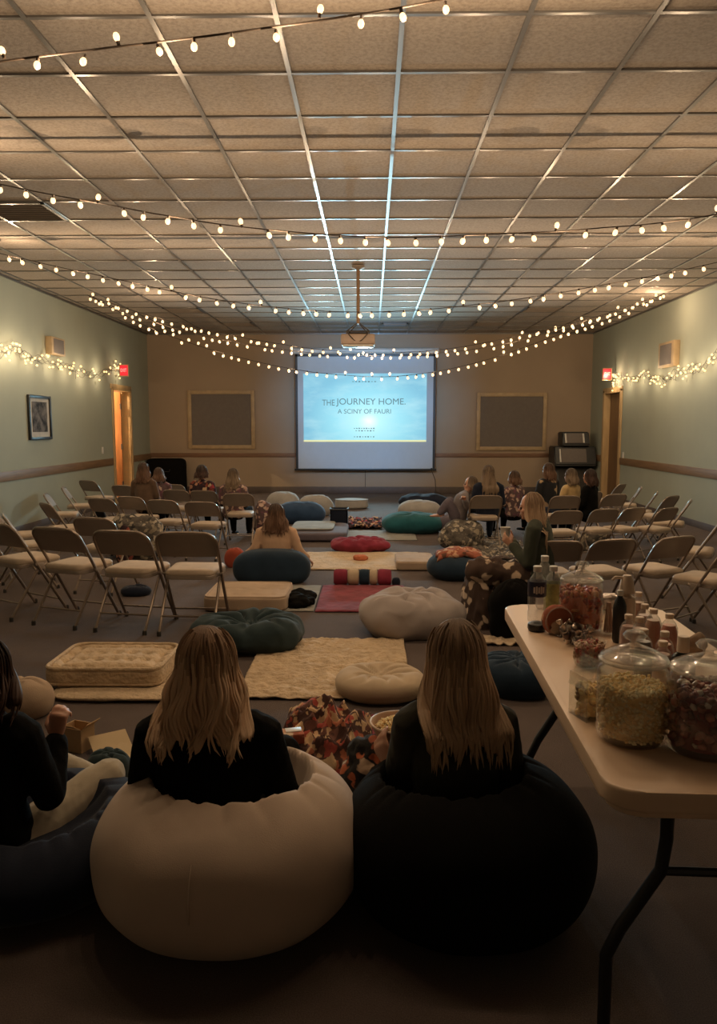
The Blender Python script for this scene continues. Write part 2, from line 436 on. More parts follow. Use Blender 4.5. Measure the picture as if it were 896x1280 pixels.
# switch plates
def plate(X, px, py, lab):
    p = GX(px, py, X); sx = 1 if X < 0 else -1
    o = MB().box((0, 0, 0), (.012, .075, .12), bev=.003).build('light_switch', M['white_plastic'], None, (X+sx*.006, p.y, p.z), smooth=30)
    MB().box((sx*.01, 0, 0), (.01, .012, .026), bev=.002).build('toggle', M['white_plastic'], o, smooth=30)
    tag(o, lab, 'light switch')
plate(XL, 128, 563, 'small light switch on the left wall beside the open door')
plate(XR, 779, 569, 'small light switch on the right wall beside the dark door')

# ceiling vents
def vent(px, py, lab, w_=.6, d_=.6):
    p = G(px, py, ZC); t = empty('ceiling_vent', (X0+P*(math.floor((p.x-X0)/P)+.5), Y0+P*(math.floor((p.y-Y0)/P)+.5), ZC))
    tag(t, lab, 'vent', 'dark louvred vents in the ceiling')
    f = MB()
    for sx in (-1, 1): f.box((sx*(w_/2-.015), 0, -.004), (.03, d_, .014)); f.box((0, sx*(d_/2-.015), -.004), (w_, .03, .014))
    f.build('frame', M['tbar'], t, smooth=0)
    s_ = MB()
    for i in range(12): s_.box((0, -d_/2+.06+i*(d_-.12)/11, -.001), (w_-.06, .03, .004), Euler((R(30), 0, 0)).to_matrix())
    s_.build('louvre', M['chair_metal'], t, smooth=0)
    MB().box((0, 0, .008), (w_-.05, d_-.05, .004)).build('backing', M['gap'], t, smooth=0)
vent(25, 258, 'dark louvred ceiling vent at upper left, nearest the viewer')
vent(217, 386, 'dark ceiling vent above the left string lights')
vent(290, 404, 'dark ceiling vent left of the projector, furthest back')
vent(690, 386, 'dark ceiling vent above the right string lights')
vent(622, 406, 'dark ceiling vent right of the projector, close to the back wall')
vent(492, 406, 'small dark ceiling vent just right of the projector pole', .5, .3)

# =====================================================================  PROJECTION SCREEN
YS = YB-.16
tl = GY(369, 443, YS); br = GY(543, 586, YS)
sx0, sx1, sz1, sz0 = tl.x, br.x, tl.z, br.z; cxs = (sx0+sx1)/2; cw = sx1-sx0
scr = tag(empty('projection_screen', (cxs, YS, 0)), 'large pull-down projection screen on the back wall showing a pale blue title slide', 'screen')
MB().box((0, 0, (sz0+sz1)/2), (cw-.08, .008, sz1-sz0)).build('screen_cloth', M['screen'], scr, smooth=0)
bd = MB()
for sx in (-1, 1): bd.box((sx*(cw/2-.02), -.002, (sz0+sz1)/2), (.05, .012, sz1-sz0))
bd.box((0, -.002, sz1-.02), (cw, .012, .05)); bd.build('border', M['blackplastic'], scr, smooth=0)
MB().tube([(-cw/2-.06, 0, sz1+.07), (cw/2+.06, 0, sz1+.07)], .065, 16).build('housing', M['white_plastic'], scr)
MB().box((0, 0, sz0-.02), (cw+.07, .03, .045), bev=.006).build('bottom_bar', M['blackplastic'], scr, smooth=30)
MB().tube([(.0, 0, sz0-.04), (0, 0, sz0-.1), (.0, 0, sz0-.4)], .006).build('pull_cord', M['wire'], scr)
ia = GY(379, 467, YS); ib = GY(532.5, 552, YS)
iw, ih = ib.x-ia.x, ia.z-ib.z; ix, iz = (ia.x+ib.x)/2-cxs, (ia.z+ib.z)/2
m, nt, b = new_mat('projected_slide'); v = coords(nt)
gr = nt.nodes.new('ShaderNodeTexGradient'); gr.gradient_type = 'SPHERICAL'
mp = nt.nodes.new('ShaderNodeMapping'); mp.inputs['Location'].default_value = (-.06, 0, .28); mp.inputs['Scale'].default_value = (.75, 1, .95)
tc = nt.nodes.new('ShaderNodeTexCoord'); nt.links.new(tc.outputs['Object'], mp.inputs[0]); nt.links.new(mp.outputs[0], gr.inputs[0])
cl = ntex(nt, coords(nt, (1, 1, 3)), 1.6, 4)
base = ramp(nt, gr.outputs[0], [(0, (.2, .52, .68)), (.5, (.33, .76, .86)), (.82, (.5, .92, .95)), (1, (1, .95, .98))])
mc = nt.nodes.new('ShaderNodeMix'); mc.data_type = 'RGBA'
nt.links.new(ramp(nt, cl, [(.45, (0, 0, 0)), (.75, (.45, .45, .45))]), mc.inputs[0]); nt.links.new(base, mc.inputs[6]); mc.inputs[7].default_value = (.55, .85, .9, 1)
nt.links.new(mc.outputs[2], b.inputs['Emission Color']); b.inputs['Emission Strength'].default_value = 1.0
b.inputs['Base Color'].default_value = (.04, .04, .04, 1)
MB().box((0, 0, 0), (iw, .004, ih)).build('slide', m, scr, (ix, -.008, iz), smooth=0)
MB().box((ix, -.011, iz-ih/2+.015), (iw, .003, .035)).build('slide_edge', emis('slide_yellow_edge', (.75, .72, .35), 1), scr, smooth=0)
ink = emis('slide_ink', (.09, .16, .17), 1)
def text(body, px, py, hpx, wpx=None, name='title_text', parent=scr, mat=ink, Y=YS-.013, origin=None):
    c = bpy.data.curves.new(name, 'FONT'); c.body = body; c.align_x = 'CENTER'; c.align_y = 'CENTER'
    p = GY(px, py, Y); c.size = 1; c.extrude = .001
    o = bpy.data.objects.new(name, c); COL.objects.link(o); c.materials.append(mat); o.parent = parent
    bpy.context.view_layer.update(); dm = o.dimensions
    u = F/Y; sy = hpx/u/dm.y; sxx = (wpx/u/dm.x) if wpx else sy
    me = bpy.data.meshes.new_from_object(o.evaluated_get(bpy.context.evaluated_depsgraph_get())); bpy.data.objects.remove(o)
    o = bpy.data.objects.new(name, me); COL.objects.link(o); o.parent = parent
    o.scale = (sxx, sy, 1); o.rotation_euler = (R(90), 0, 0); o.location = p-parent.location
    return o
text('THE', 410.5, 503.7, 7.2, 15.5)
text('JOURNEY HOME.', 464, 502.3, 10, 86)
text('A SCINY OF FAURI', 455.5, 514.5, 5.6, 66)
for (px, py, wp, nm) in ((455, 477, 31, 8), (455, 535.5, 27, 9), (456, 538.5, 25, 7), (455, 546, 27, 8)):   # lines too small to read
    b_ = MB(); p = GY(px, py, YS-.012); u = F/YS
    for i in range(nm):
        b_.box((p.x-cxs+(i-(nm-1)/2)*wp/nm/u, -.013, p.z), (wp/nm/u*.55, .002, .012+.007*((i*7) % 3)))
    b_.build('small_print', ink, scr, smooth=0)

# =====================================================================  PROJECTOR
pc = GY(447.5, 425, 9.7); pt = G(448.5, 336, ZC)
pj = tag(empty('ceiling_projector', (pc.x, 9.75, 0)), 'white projector hanging from the ceiling on a pole in front of the screen', 'projector')
Zp = pc.z
MB().box((0, 0, Zp), (.42, .32, .13), bev=.018, seg=3).build('body', plain('projector_body', (.3, .22, .17), .5), pj)
MB().box((0, 0, Zp-.072), (.38, .28, .02), bev=.005).build('lit_underside', M['white_plastic'], pj, smooth=30)  # light on the projector's bottom, put in as a plate of paler colour
MB().lathe([(0, 0), (.05, 0), (.055, .02), (.05, .05), (.04, .05), (.035, .02), (0, .02)], 20, mtx=Matrix.Translation((.08, .16, Zp)) @ Matrix.Rotation(R(-90), 4, 'X')).build('lens', M['blackplastic'], pj)
MB().tube([(0, 0, Zp+.2), (0, 0, ZC+.01)], .022, 12).build('pole', M['rail'], pj)
MB().lathe([(0, ZC+.01), (.08, ZC), (.08, ZC-.02), (.03, ZC-.05), (0, ZC-.05)], 20).build('ceiling_plate', M['chair_metal'], pj)
br_ = MB()
for a in ((-.14, -.1), (.14, -.1), (-.12, .1), (.12, .1)):
    br_.tube([(0, 0, Zp+.22), (a[0]*.5, a[1]*.5, Zp+.16), (a[0], a[1], Zp+.1), (a[0], a[1], Zp+.05)], .008, 6)
br_.tube([(-.14, -.1, Zp+.1), (.14, -.1, Zp+.1)], .008, 6).tube([(-.12, .1, Zp+.1), (.12, .1, Zp+.1)], .008, 6)
br_.build('mount_bracket', M['wire'], pj)
cb = MB(); cb.tube([(.03*math.sin(t*.9)+.02, -.17, Zp+.14-.13*math.sin(math.pi*t/10)) if 0 else (-.13+.026*t, -.16-.01*math.sin(t), Zp+.08-.11*math.sin(math.pi*t/10)) for t in range(11)], .006, 6)
cb.build('cable', M['wire'], pj)

# =====================================================================  STRING LIGHTS
def bulb_mesh(r, sockets=True, small=False):
    b_ = MB(); b_.cur = 0
    if small:
        b_.ball((0, 0, 0), r, 1); me = b_.mesh('bulb', 179); me.materials.append(M['bulb_small']); return me
    b_.lathe([(0, -1.5*r), (r*.55, -1.3*r), (r*.95, -.7*r), (r, 0), (r*.8, .6*r), (r*.5, .95*r)], 12)
    b_.cur = 1; b_.lathe([(r*.5, .95*r), (r*.55, 1.0*r), (r*.5, 2.2*r), (0, 2.3*r)], 8)
    me = b_.mesh('bulb', 60); me.materials.append(M['bulb']); me.materials.append(M['wire']); return me
BM1 = bulb_mesh(.014); BM2 = bulb_mesh(.017); BM3 = bulb_mesh(.0185)
def interp(pts, n):
    """smooth curve through points (Catmull-Rom), n samples"""
    P_ = [pts[0]*2-pts[1]]+pts+[pts[-1]*2-pts[-2]]; out = []
    for k in range(n):
        t = k/(n-1)*(len(pts)-1); i = min(int(t), len(pts)-2); f = t-i
        a, b_, c, d_ = P_[i], P_[i+1], P_[i+2], P_[i+3]
        out.append(.5*((2*b_)+(c-a)*f+(2*a-5*b_+4*c-d_)*f*f+(3*b_-a-3*c+d_)*f**3))
    return out
NL = [0]
def string(pts, spacing, label, bm_, flip=.14, power=1.0, every=4, wr=.004, jit=.2):
    rt = tag(empty('string_light', pts[0]), label, 'string lights')
    path = interp(pts, 160)
    mb = MB(); mb.tube([p-pts[0]+Vector((0, 0, .004*noise.noise(p*4))) for p in path], wr, 6)
    mb.build('wire', M['wire'], rt)
    acc = spacing*.4; cnt = 0
    for a, c in zip(path, path[1:]):
        l = (c-a).length
        while acc < l:
            p = a+(c-a)*(acc/l); up = random.random() < flip
            o = link('bulb', bm_, None, rt, p-pts[0]+Vector((random.uniform(-.008, .008), random.uniform(-.01, .01), .035 if up else -.035)))
            o.rotation_euler = (R(random.uniform(-20, 20))+(math.pi if up else 0), R(random.uniform(-20, 20)), 0)
            cnt += 1
            if power and cnt % every == 0:
                lamp(p+Vector((.05, 0, -.09)), power)
            acc += spacing*random.uniform(1-jit, 1+jit)
        acc -= l
def lamp(p, power, color=(1, .72, .45)):
    l = bpy.data.lights.new('bulb_glow', 'POINT'); l.energy = power*LK; l.color = color; l.shadow_soft_size = 0.0
    o = bpy.data.objects.new('bulb_glow', l); COL.objects.link(o); o.location = p; NL[0] += 1
K = dict(s1=2.4, s2=1.9, s3=1.9, s4=1.2, gar=.8)
# near strand, crossing the top left corner
string([GY(-60, 90, 3.4), GY(8, 76, 3.4), GY(120, 62, 3.4), GY(276, 43, 3.4), GY(420, 22, 3.4), GY(560, -2, 3.4), Vector((1.2, 3.4, 3.42))],
       .168, 'nearest string of clear warm bulbs on a dark wire, crossing the upper left corner', BM1, .35, K['s1'], 3, .0045)
string([Vector((-3.9, 5.5, 3.42)), GY(0, 230, 5.5), GY(130, 255, 5.5), GY(280, 281, 5.5), GY(460, 296, 5.5), GY(610, 293, 5.5), GY(740, 286, 5.5), GY(896, 268, 5.5), Vector((3.6, 5.5, 3.2)), Vector((4.7, 5.5, 3.4))],
       .168, 'second string of warm bulbs, sagging across the ceiling above the projector', BM2, .14, K['s2'], 4)
string([Vector((-4.4, 8.35, 3.42)), GY(0, 317, 8.35), GY(150, 350, 8.35), GY(300, 379, 8.35), GY(450, 390, 8.35), GY(600, 380, 8.35), GY(750, 357, 8.35), GY(896, 328, 8.35), Vector((4.6, 8.35, 3.42))],
       .165, 'third string of warm bulbs, hanging just above the projector body', BM3, .1, K['s3'], 4)
A0 = GY(112, 370, 11.7); A1 = GY(828, 368, 11.7)
for (mids, off, lab) in (([(200, 398), (320, 425), (440, 440), (560, 436), (700, 408), (780, 385)], 0, 'upper of the three string-light strands swagging in front of the back wall'),
                        ([(170, 395), (260, 421), (380, 440), (500, 444), (620, 432), (740, 399)], .12, 'middle of the three string-light strands swagging in front of the back wall'),
                        ([(200, 415), (300, 447), (400, 466), (500, 470), (600, 452), (700, 418), (770, 395)], -.1, 'lowest of the three string-light strands, crossing the top of the projected slide')):
    string([A0+Vector((0, off, 0))]+[GY(x_, y_, 11.7+off) for x_, y_ in mids]+[A1+Vector((0, off, 0))], .135, lab, BM3, .15, K['s4'], 8)
# fairy-light garlands on the side walls
FB = bulb_mesh(.0165, small=True)
def garland(X, spec, label, side):
    pts = [GX(x_, y_, X+side*.05) for x_, y_ in spec]
    rt = tag(empty('fairy_light_garland', pts[0]), label, 'string lights')
    path = interp(pts, 90); mb = MB(); spots = []
    for strand in range(3):
        q = []
        for i, p in enumerate(path):
            o_ = Vector((side*.02*noise.noise(p*3+Vector((strand*5, 0, 0))), 0, .1*noise.noise(p*2.2+Vector((0, strand*9, 0)))+.04*math.sin(i*.9+strand*2)))
            q.append(p-pts[0]+o_)
        mb.tube(q, .003, 5)
        for i in range(32):
            t = random.random()*.995; k = int(t*(len(q)-1)); spots.append(q[k].lerp(q[k+1], .5)+Vector((side*random.uniform(0, .03), random.uniform(-.02, .02), random.gauss(-.015, .045))))
    for d_ in range(9):     # short dangling tails
        k = int((d_+.5)/9*88); p = path[k]-pts[0]; L_ = random.uniform(.06, .16)
        mb.tube([p, p+Vector((0, .01, -L_*.5)), p+Vector((0, 0, -L_))], .0025, 5)
    mb.build('wire', M['wire'], rt)
    for s_ in spots[:98]: link('bulb', FB, None, rt, s_)
    for k in range(10):
        p = path[int((k+.5)/10*89)]; lamp(p+Vector((side*.16, 0, -.02)), K['gar']*(.75+.5*random.random()), (1, .76, .48))
garland(XL, [(-40, 440), (0, 441), (20, 437), (45, 450), (75, 456), (100, 465), (125, 466), (147, 458), (148, 470)], 'fairy lights bunched along the left wall up to the exit sign', 1)
garland(XR, [(768, 484), (769, 468), (785, 474), (805, 470), (830, 473), (850, 464), (875, 458), (896, 442), (930, 425)], 'fairy lights bunched along the right wall from the exit sign', -1)

# exit signs
red = emis('exit_red', (.9, .015, .03), 1.0); pale = emis('exit_letters', (1, .5, .42), 1.0)
def exit_sign(X, px, py, label, side):
    Y = GX(px, py, X).y; p = GY(px, py, Y)
    t = tag(empty('exit_sign', (p.x, Y, p.z)), label, 'exit sign'); u = F/Y
    MB().box((0, .035, 0), (12/u, .05, 15/u), bev=.006).build('housing', M['frame_tan'], t, smooth=30)
    MB().box((.005*side, .0, 0), (9.5/u, .012, 12.5/u)).build('red_face', red, t, smooth=0)
    c = bpy.data.curves.new('lettering', 'FONT'); c.body = 'EXIT'; c.align_x = 'CENTER'; c.align_y = 'CENTER'; c.size = .062; c.extrude = .001
    c.materials.append(pale); o = bpy.data.objects.new('lettering', c); COL.objects.link(o); bpy.context.view_layer.update()
    me = bpy.data.meshes.new_from_object(o.evaluated_get(bpy.context.evaluated_depsgraph_get())); bpy.data.objects.remove(o)
    o = bpy.data.objects.new('lettering', me); COL.objects.link(o); o.parent = t; o.location = (0, -.009, 0); o.rotation_euler = (R(90), 0, 0); o.scale = (.9, 1.4, 1)
    MB().tube([(0, .03, 0), (-side*.2, .03, 0)], .012).build('bracket', M['white_plastic'], t)
exit_sign(XL+.22, 154.5, 463, 'red lit exit sign high on the left wall above the open door', 1)
exit_sign(XR-.2, 759, 467.5, 'red lit exit sign high on the right wall above the dark door', -1)

# wall speakers (beige boxes)
def wall_box(X, px0, px1, py0, py1, label, side):
    a = GX(px0, py0, X); c = GX(px1, py1, X); y0, y1 = sorted((a.y, c.y)); z0, z1 = sorted((a.z, c.z))
    t = tag(empty('wall_speaker', (X, (y0+y1)/2, (z0+z1)/2)), label, 'speaker')
    MB().box((side*.05, 0, 0), (.1, y1-y0, z1-z0), bev=.008).build('cabinet', M['frame_tan'], t, smooth=30)
    MB().box((side*.102, 0, 0), (.012, (y1-y0)*.74, (z1-z0)*.8), bev=.003).build('grille', M['board'], t, smooth=30)
wall_box(XL, 56, 74, 420, 446, 'beige square speaker box on the left wall above the fairy lights', 1)
wall_box(XR, 831, 849, 430, 457, 'beige square speaker box on the right wall above the fairy lights', -1)

# framed picture on the left wall
a = GX(33, 497, XL); c = GX(63, 548, XL); y0, y1 = sorted((a.y, c.y)); w_, h_ = y1-y0, .64
t = tag(empty('framed_picture', (XL, (y0+y1)/2, GX(48, 522, XL).z)), 'dark framed picture with white mat on the left wall', 'picture')
fr = MB()
for s_ in (-1, 1): fr.box((.02, s_*(w_/2-.02), 0), (.035, .04, h_), bev=.004); fr.box((.02, 0, s_*(h_/2-.02)), (.032, w_-.08, .04), bev=.002)
fr.build('frame', M['blackplastic'], t, smooth=30)
MB().box((.008, 0, 0), (.01, w_-.05, h_-.05)).build('mat', plain('mat_board', (.5, .47, .42), .8), t, smooth=0)
m, nt, b = new_mat('photo_print'); v = coords(nt, (1, 5, 5))
nt.links.new(ramp(nt, ntex(nt, v, 1.5, 5, .6), [(.35, (.015, .014, .014)), (.62, (.16, .14, .13))]), b.inputs['Base Color']); b.inputs['Roughness'].default_value = .75; b.inputs['Specular IOR Level'].default_value = .2
MB().box((.016, 0, .01), (.008, w_*.66, h_*.68)).build('print', m, t, smooth=0)

# grey boards either side of the screen
def board(px0, px1, py0, py1, label):
    a = GY(px0, py0, YB-.03); c = GY(px1, py1, YB-.03); w_, h_ = c.x-a.x, a.z-c.z
    t = tag(empty('notice_board', ((a.x+c.x)/2, YB, (a.z+c.z)/2)), label, 'board')
    f = MB()
    for s_ in (-1, 1): f.box((s_*(w_/2-.04), -.025, 0), (.08, .05, h_), bev=.008); f.box((0, -.025, s_*(h_/2-.04)), (w_-.16, .046, .08), bev=.004)
    f.build('frame', M['frame_tan'], t, smooth=30)
    MB().box((0, -.012, 0), (w_-.12, .02, h_-.12)).build('panel', M['board'], t, smooth=0)
board(234, 319, 488, 561, 'grey fabric board in a tan frame on the back wall, left of the screen')
board(596, 682, 491, 563, 'grey fabric board in a tan frame on the back wall, right of the screen')

# black equipment stacked in the right back corner
def slant_case(name, x, y, z, w_, d_, h_, label, strips):
    t = tag(empty(name, (x, y, z)), label, 'equipment case')
    b_ = MB(); pf = [(-d_/2, .0), (-d_/2-.02, .04), (-d_/2+.16*h_*2, h_), (d_/2, h_), (d_/2, 0)]
    A = [b_.bm.verts.new((-w_/2, p[0], p[1])) for p in pf]; B = [b_.bm.verts.new((w_/2, p[0], p[1])) for p in pf]
    b_.bm.faces.new(A); b_.bm.faces.new(B[::-1]); n = len(pf)
    for k in range(n): b_.bm.faces.new((A[k], B[k], B[(k+1) % n], A[(k+1) % n]))
    bmesh.ops.bevel(b_.bm, geom=b_.bm.edges[:], offset=.02, segments=3, affect='EDGES')
    b_.build('cabinet', M['blackplastic'], t)
    sl = math.atan2(.16*h_*2+.02, h_-.04); rot = Euler((-sl, 0, 0)).to_matrix()
    yc, zc_ = -d_/2-.02+(.16*h_*2+.02)/2-.006, .04+(h_-.04)/2
    MB().box((-.03, yc, zc_), (w_*.6, .012, h_*.72), rot, .004).build('front_panel', M['board'] if strips else M['rubber'], t, smooth=30)
    for q in ((-1, 1) if strips == 2 else (-1,) if strips else ()): MB().box((q*w_*.33-.03, yc-.004, zc_), (.035, .014, h_*.7), rot, .004).build('metal_strip', M['white_plastic'], t, smooth=30)
u = F/16.2
slant_case('equipment_cabinet', GY(716, 560, 16.2).x, 16.3, .0, .88, .6, .62, 'lowest black equipment cabinet in the right back corner, under two slanted cases', 0)
slant_case('equipment_case', GY(717, 560, 16.2).x, 16.3, .62, .86, .6, .42, 'wide black slant-fronted equipment case in the right back corner, under the smallest one', 1)
slant_case('equipment_case', GY(718.5, 546, 16.2).x, 16.3, 1.04, .56, .45, .3, 'small black slant-fronted case with two pale strips, topmost in the right back corner', 2)
p = GY(207, 600, 16.3)
me = soft(.84, .22, .86, 8, 18, .01, 3, 1)
o = link('folded_mat', me, M['black'], None, (p.x, 16.4, 0)); tag(o, 'tall black padded folding mat leaning by the back wall left of the seated people', 'mat')
o.scale = (1, 1, .9)
MB().tube([(-.1, -.12, .6), (-.1, -.16, .55), (.1, -.16, .55), (.1, -.12, .6)], .008).build('strap', M['rubber'], o)
p = GY(543, 610, 16.3)
t = tag(empty('microphone_stand', (p.x, 15.9, 0)), 'thin microphone stand by the back wall right of the screen', 'stand')
MB().tube([(0, 0, 0.02), (-.02, 0, .35), (-.1, 0, .55)], .008).build('pole', M['wire'], t)
MB().ball((-.1, 0, .57), .03, 2).build('microphone', M['blackplastic'], t)
fo = MB()
for k in range(3): fo.tube([(0, 0, .12), (.16*math.cos(k*2.1), .16*math.sin(k*2.1), .01)], .007)
fo.build('base', M['wire'], t)

# =====================================================================  FOLDING CHAIRS
def make_chair():
    t = empty('folding_chair')
    b_ = MB(); path = []
    def arc(c, r, a0, a1, n=7):
        return [(c[0]+r*math.cos(R(a0+(a1-a0)*k/n)), c[1]+r*math.sin(R(a0+(a1-a0)*k/n))) for k in range(n+1)]
    # the side frame lies in a plane leaning from the front feet to the backrest; (x, s) with s along the lean
    F0 = Vector((0, .22, 0)); F1 = Vector((0, -.13, .56)); F2 = Vector((0, -.24, .735))
    def pos(x, z):
        if z < .56: q = F0.lerp(F1, z/.56)
        else: q = F1.lerp(F2, (z-.56)/.175)
        return (x, q.y, z)
    side = [( .205, 0), (.205, .3), (.21, .45), (.215, .6), (.213, .65)]
    pts = [pos(x_, z_) for x_, z_ in side]
    for k in range(1, 8):
        a = R(90*k/8); pts.append(pos(.213-.085+.085*math.cos(a), .65+.077*math.sin(a)))
    pts.append(pos(.06, .73)); full = pts+[(-x_, y_, z_) for x_, y_, z_ in pts[::-1]]
    MB().tube(full, .0115, 8).build('frame', M['chair_tube'], t)
    # backrest: curved pressed panel between the uprights
    b_ = MB(); nx, nz = 14, 8; th = .012; gr_ = []
    for s_ in (0, 1):
        g_ = []
        for j in range(nz+1):
            z = .545+(.722-.545)*j/nz; row = []
            hw = .204 if z < .65 else (.128+math.sqrt(max(0, .076**2-(z-.65)**2)))
            for i in range(nx+1):
                x_ = -hw+2*hw*i/nx; q = pos(x_, z); bow = -.022*(1-(x_/.21)**2)
                row.append(b_.bm.verts.new((x_, q[1]+bow+(th if s_ else -.0)-.002, z+(0 if s_ else 0))))
            g_.append(row)
        gr_.append(g_)
    for s_ in (0, 1):
        for j in range(nz):
            for i in range(nx): b_.bm.faces.new((gr_[s_][j][i], gr_[s_][j][i+1], gr_[s_][j+1][i+1], gr_[s_][j+1][i]))
    for i in range(nx):
        for j in (0, nz): b_.bm.faces.new((gr_[0][j][i], gr_[0][j][i+1], gr_[1][j][i+1], gr_[1][j][i]))
    for j in range(nz):
        for i in (0, nx): b_.bm.faces.new((gr_[0][j][i], gr_[0][j+1][i], gr_[1][j+1][i], gr_[1][j][i]))
    b_.build('backrest', M['chair_metal'], t)
    # seat: domed pad in a steel pan, narrower at the back
    ol = []
    for x_, y_ in rrect(.37, .38, .055, 5): ol.append((x_*(1.0+.12*(y_+.0)/.19*.5), y_+.02))
    b_ = MB().prism(ol, .385, .412, .004); pan = b_.build('seat_pan', M['chair_metal'], t, smooth=35)
    b_ = MB(); rows = []
    for k, (f_, z) in enumerate(((.98, .412), (1.0, .42), (.99, .434), (.93, .446), (.7, .452), (.35, .454))):
        rows.append([b_.bm.verts.new((x_*f_, .02+(y_-.02)*f_, z)) for x_, y_ in ol])
    for A, B in zip(rows, rows[1:]):
        for k in range(len(ol)): b_.bm.faces.new((A[k], A[(k+1) % len(ol)], B[(k+1) % len(ol)], B[k]))
    b_.bm.faces.new(rows[-1]); b_.bm.faces.new(rows[0][::-1]); b_.build('seat', M['seat'], t, smooth=60)
    for s_ in (-1, 1):
        l_ = MB().tube([(s_*.19, .06, .40), (s_*.19, -.02, .36), (s_*.192, -.25, .03), (s_*.192, -.26, .0)], .0105, 8).build('leg', M['chair_tube'], t)
        MB().lathe([(0, 0), (.016, 0), (.015, .03), (.011, .033)], 10, (s_*.192, -.26, 0)).build('rubber_foot', M['rubber'], l_)
        MB().lathe([(0, 0), (.016, 0), (.015, .03), (.011, .033)], 10, (s_*.205, .22, 0)).build('rubber_foot', M['rubber'], t)
        MB().box((s_*.2, .0, .385), (.006, .07, .05), bev=.002).tube([(s_*.196, -.045, .41), (s_*.222, -.045, .41)], .011, 8).build('hinge', M['chair_metal'], t, smooth=30)
    MB().tube([(-.19, -.19, .125), (.19, -.19, .125)], .0075, 8).build('crossbar', M['chair_tube'], t)
    MB().tube([(-.2, .155, .1), (.2, .155, .1)], .0075, 8).build('crossbar', M['chair_tube'], t)
    bpy.context.view_layer.update(); note_kids(t); return t
CH0 = make_chair(); first = [True]
def chair(pos, yaw, s, label, group='taupe metal folding chairs around the floor seating'):
    c = CH0 if first[0] else copy_tree(CH0); first[0] = False
    c.location = pos; c.rotation_euler = (0, 0, R(yaw)); c.scale = (s, s, s)
    return tag(c, label, 'chair', group)
def by_feet(pl, pr, label):
    a, c = G(*pl), G(*pr); m_ = (a+c)/2; d_ = (c-a); yaw = math.degrees(math.atan2(d_.y, d_.x)); s = 1.0
    off = Matrix.Rotation(R(yaw), 3, 'Z') @ Vector((0, -.26, 0))
    return chair(m_-off, yaw, s, label)
def by_top(px, py, yaw, s, label):
    p = G(px, py, .745*s); off = Matrix.Rotation(R(yaw), 3, 'Z') @ Vector((0, -.24*s, 0)); q = p-off
    return chair((q.x, q.y, 0), yaw, s, label)
CHAIRS = []
by_feet((196, 795), (269, 796), 'nearest left folding chair, rightmost of the front row, beside the tan floor cushion')
by_feet((117, 790), (183, 794), 'folding chair second from the right in the nearest left row, a dark bag under it')
by_feet((39, 781), (97, 788), 'folding chair third from the right in the nearest left row, angled to the right')
by_feet((-34, 766), (27, 780), 'folding chair cut by the left edge of the photo, in the nearest left row')
LT = [  # back rows on the left: top centre, turn, size, label
 (114, 646, -12, .92, 'brown folding chair standing alone just behind the nearest left row'),
 (55, 628, -48, .9, 'folding chair seen edge-on between the left wall and the nearest left row'),
 (3, 642, -62, .92, 'folding chair at the left edge of the photo by the wall, behind the front row'),
 (-12, 634, -66, .9, 'folding chair mostly cut by the left edge of the photo, right against the left wall'),
 (56, 616, -75, .85, 'nearer one of two folding chairs facing right against the left wall'),
 (78, 608, -75, .85, 'farther one of two folding chairs facing right against the left wall'),
 (108, 600, -28, .88, 'grey-backed folding chair by the left wall with clothing hung over it'),
 (124, 622, -22, .88, 'dark brown folding chair in front of the grey-backed one, holding a black bag'),
 (151, 606, -20, .85, 'folding chair nearest the open door on the left'),
 (180, 609.5, -8, .85, 'folding chair directly behind the brown-haired person by the open door'),
 (218, 611.5, -12, .85, 'folding chair in front of the black folding mat'),
 (216, 605, -14, .8, 'far folding chair just beyond the one in front of the black folding mat'),
 (253, 612.5, -10, .85, 'folding chair directly behind the person in the red floral top'),
 (161, 620, -20, .86, 'folding chair behind the patterned blankets, left one of the middle three'),
 (201, 624, -14, .87, 'folding chair with an empty beige seat, centre of the middle three on the left'),
 (250, 626.5, -8, .88, 'right one of the middle three folding chairs on the left'),
 (297, 616, 0, .87, 'folding chair holding the long-haired person in the floral top'),
]
for a in LT: by_top(*a)
RT = [
 (609, 618.5, 4, .88, 'folding chair holding the long-haired person in black on the right'),
 (699, 675, 6, .88, 'folding chair behind the long-haired woman draped in the spotted blanket'),
 (771, 673, 16, .88, 'folding chair second from the left in the nearest right row'),
 (849, 669.5, 26, .9, 'folding chair with clear view of its beige seat behind the drink bottles'),
 (925, 678, 40, .9, 'folding chair cut by the right edge of the photo, in the nearest right row'),
 (905, 646, 62, .95, 'folding chair at the right edge of the photo by the right wall'),
 (708, 619, 6, .86, 'folding chair behind the person in the yellow top'),
 (740, 614, 20, .84, 'folding chair holding the dark-haired person in black, nearest the black equipment'),
 (771, 617, 24, .85, 'folding chair in front of the dark right door'),
 (778, 604.5, 50, .82, 'farthest grey folding chair beside the frame of the dark right door'),
 (710, 637.5, 8, .8, 'folding chair just right of the long-haired woman, second row'),
 (758, 635.5, 18, .8, 'folding chair in the second right row with an empty seat and belongings beside it'),
 (795, 634, 28, .8, 'folding chair third along in the second right row'),
 (838, 634, 34, .8, 'folding chair at the wall end of the second right row'),
 (802, 608, 72, .83, 'second farthest of the chairs along the right wall, seen edge-on'),
 (822, 614.5, 68, .84, 'middle one of the chairs along the right wall, seen edge-on'),
 (842, 619, 42, .85, 'grey-backed folding chair turned to show its back along the right wall'),
 (864, 624, 66, .87, 'nearest edge-on folding chair along the right wall'),
]
for a in RT: by_top(*a)
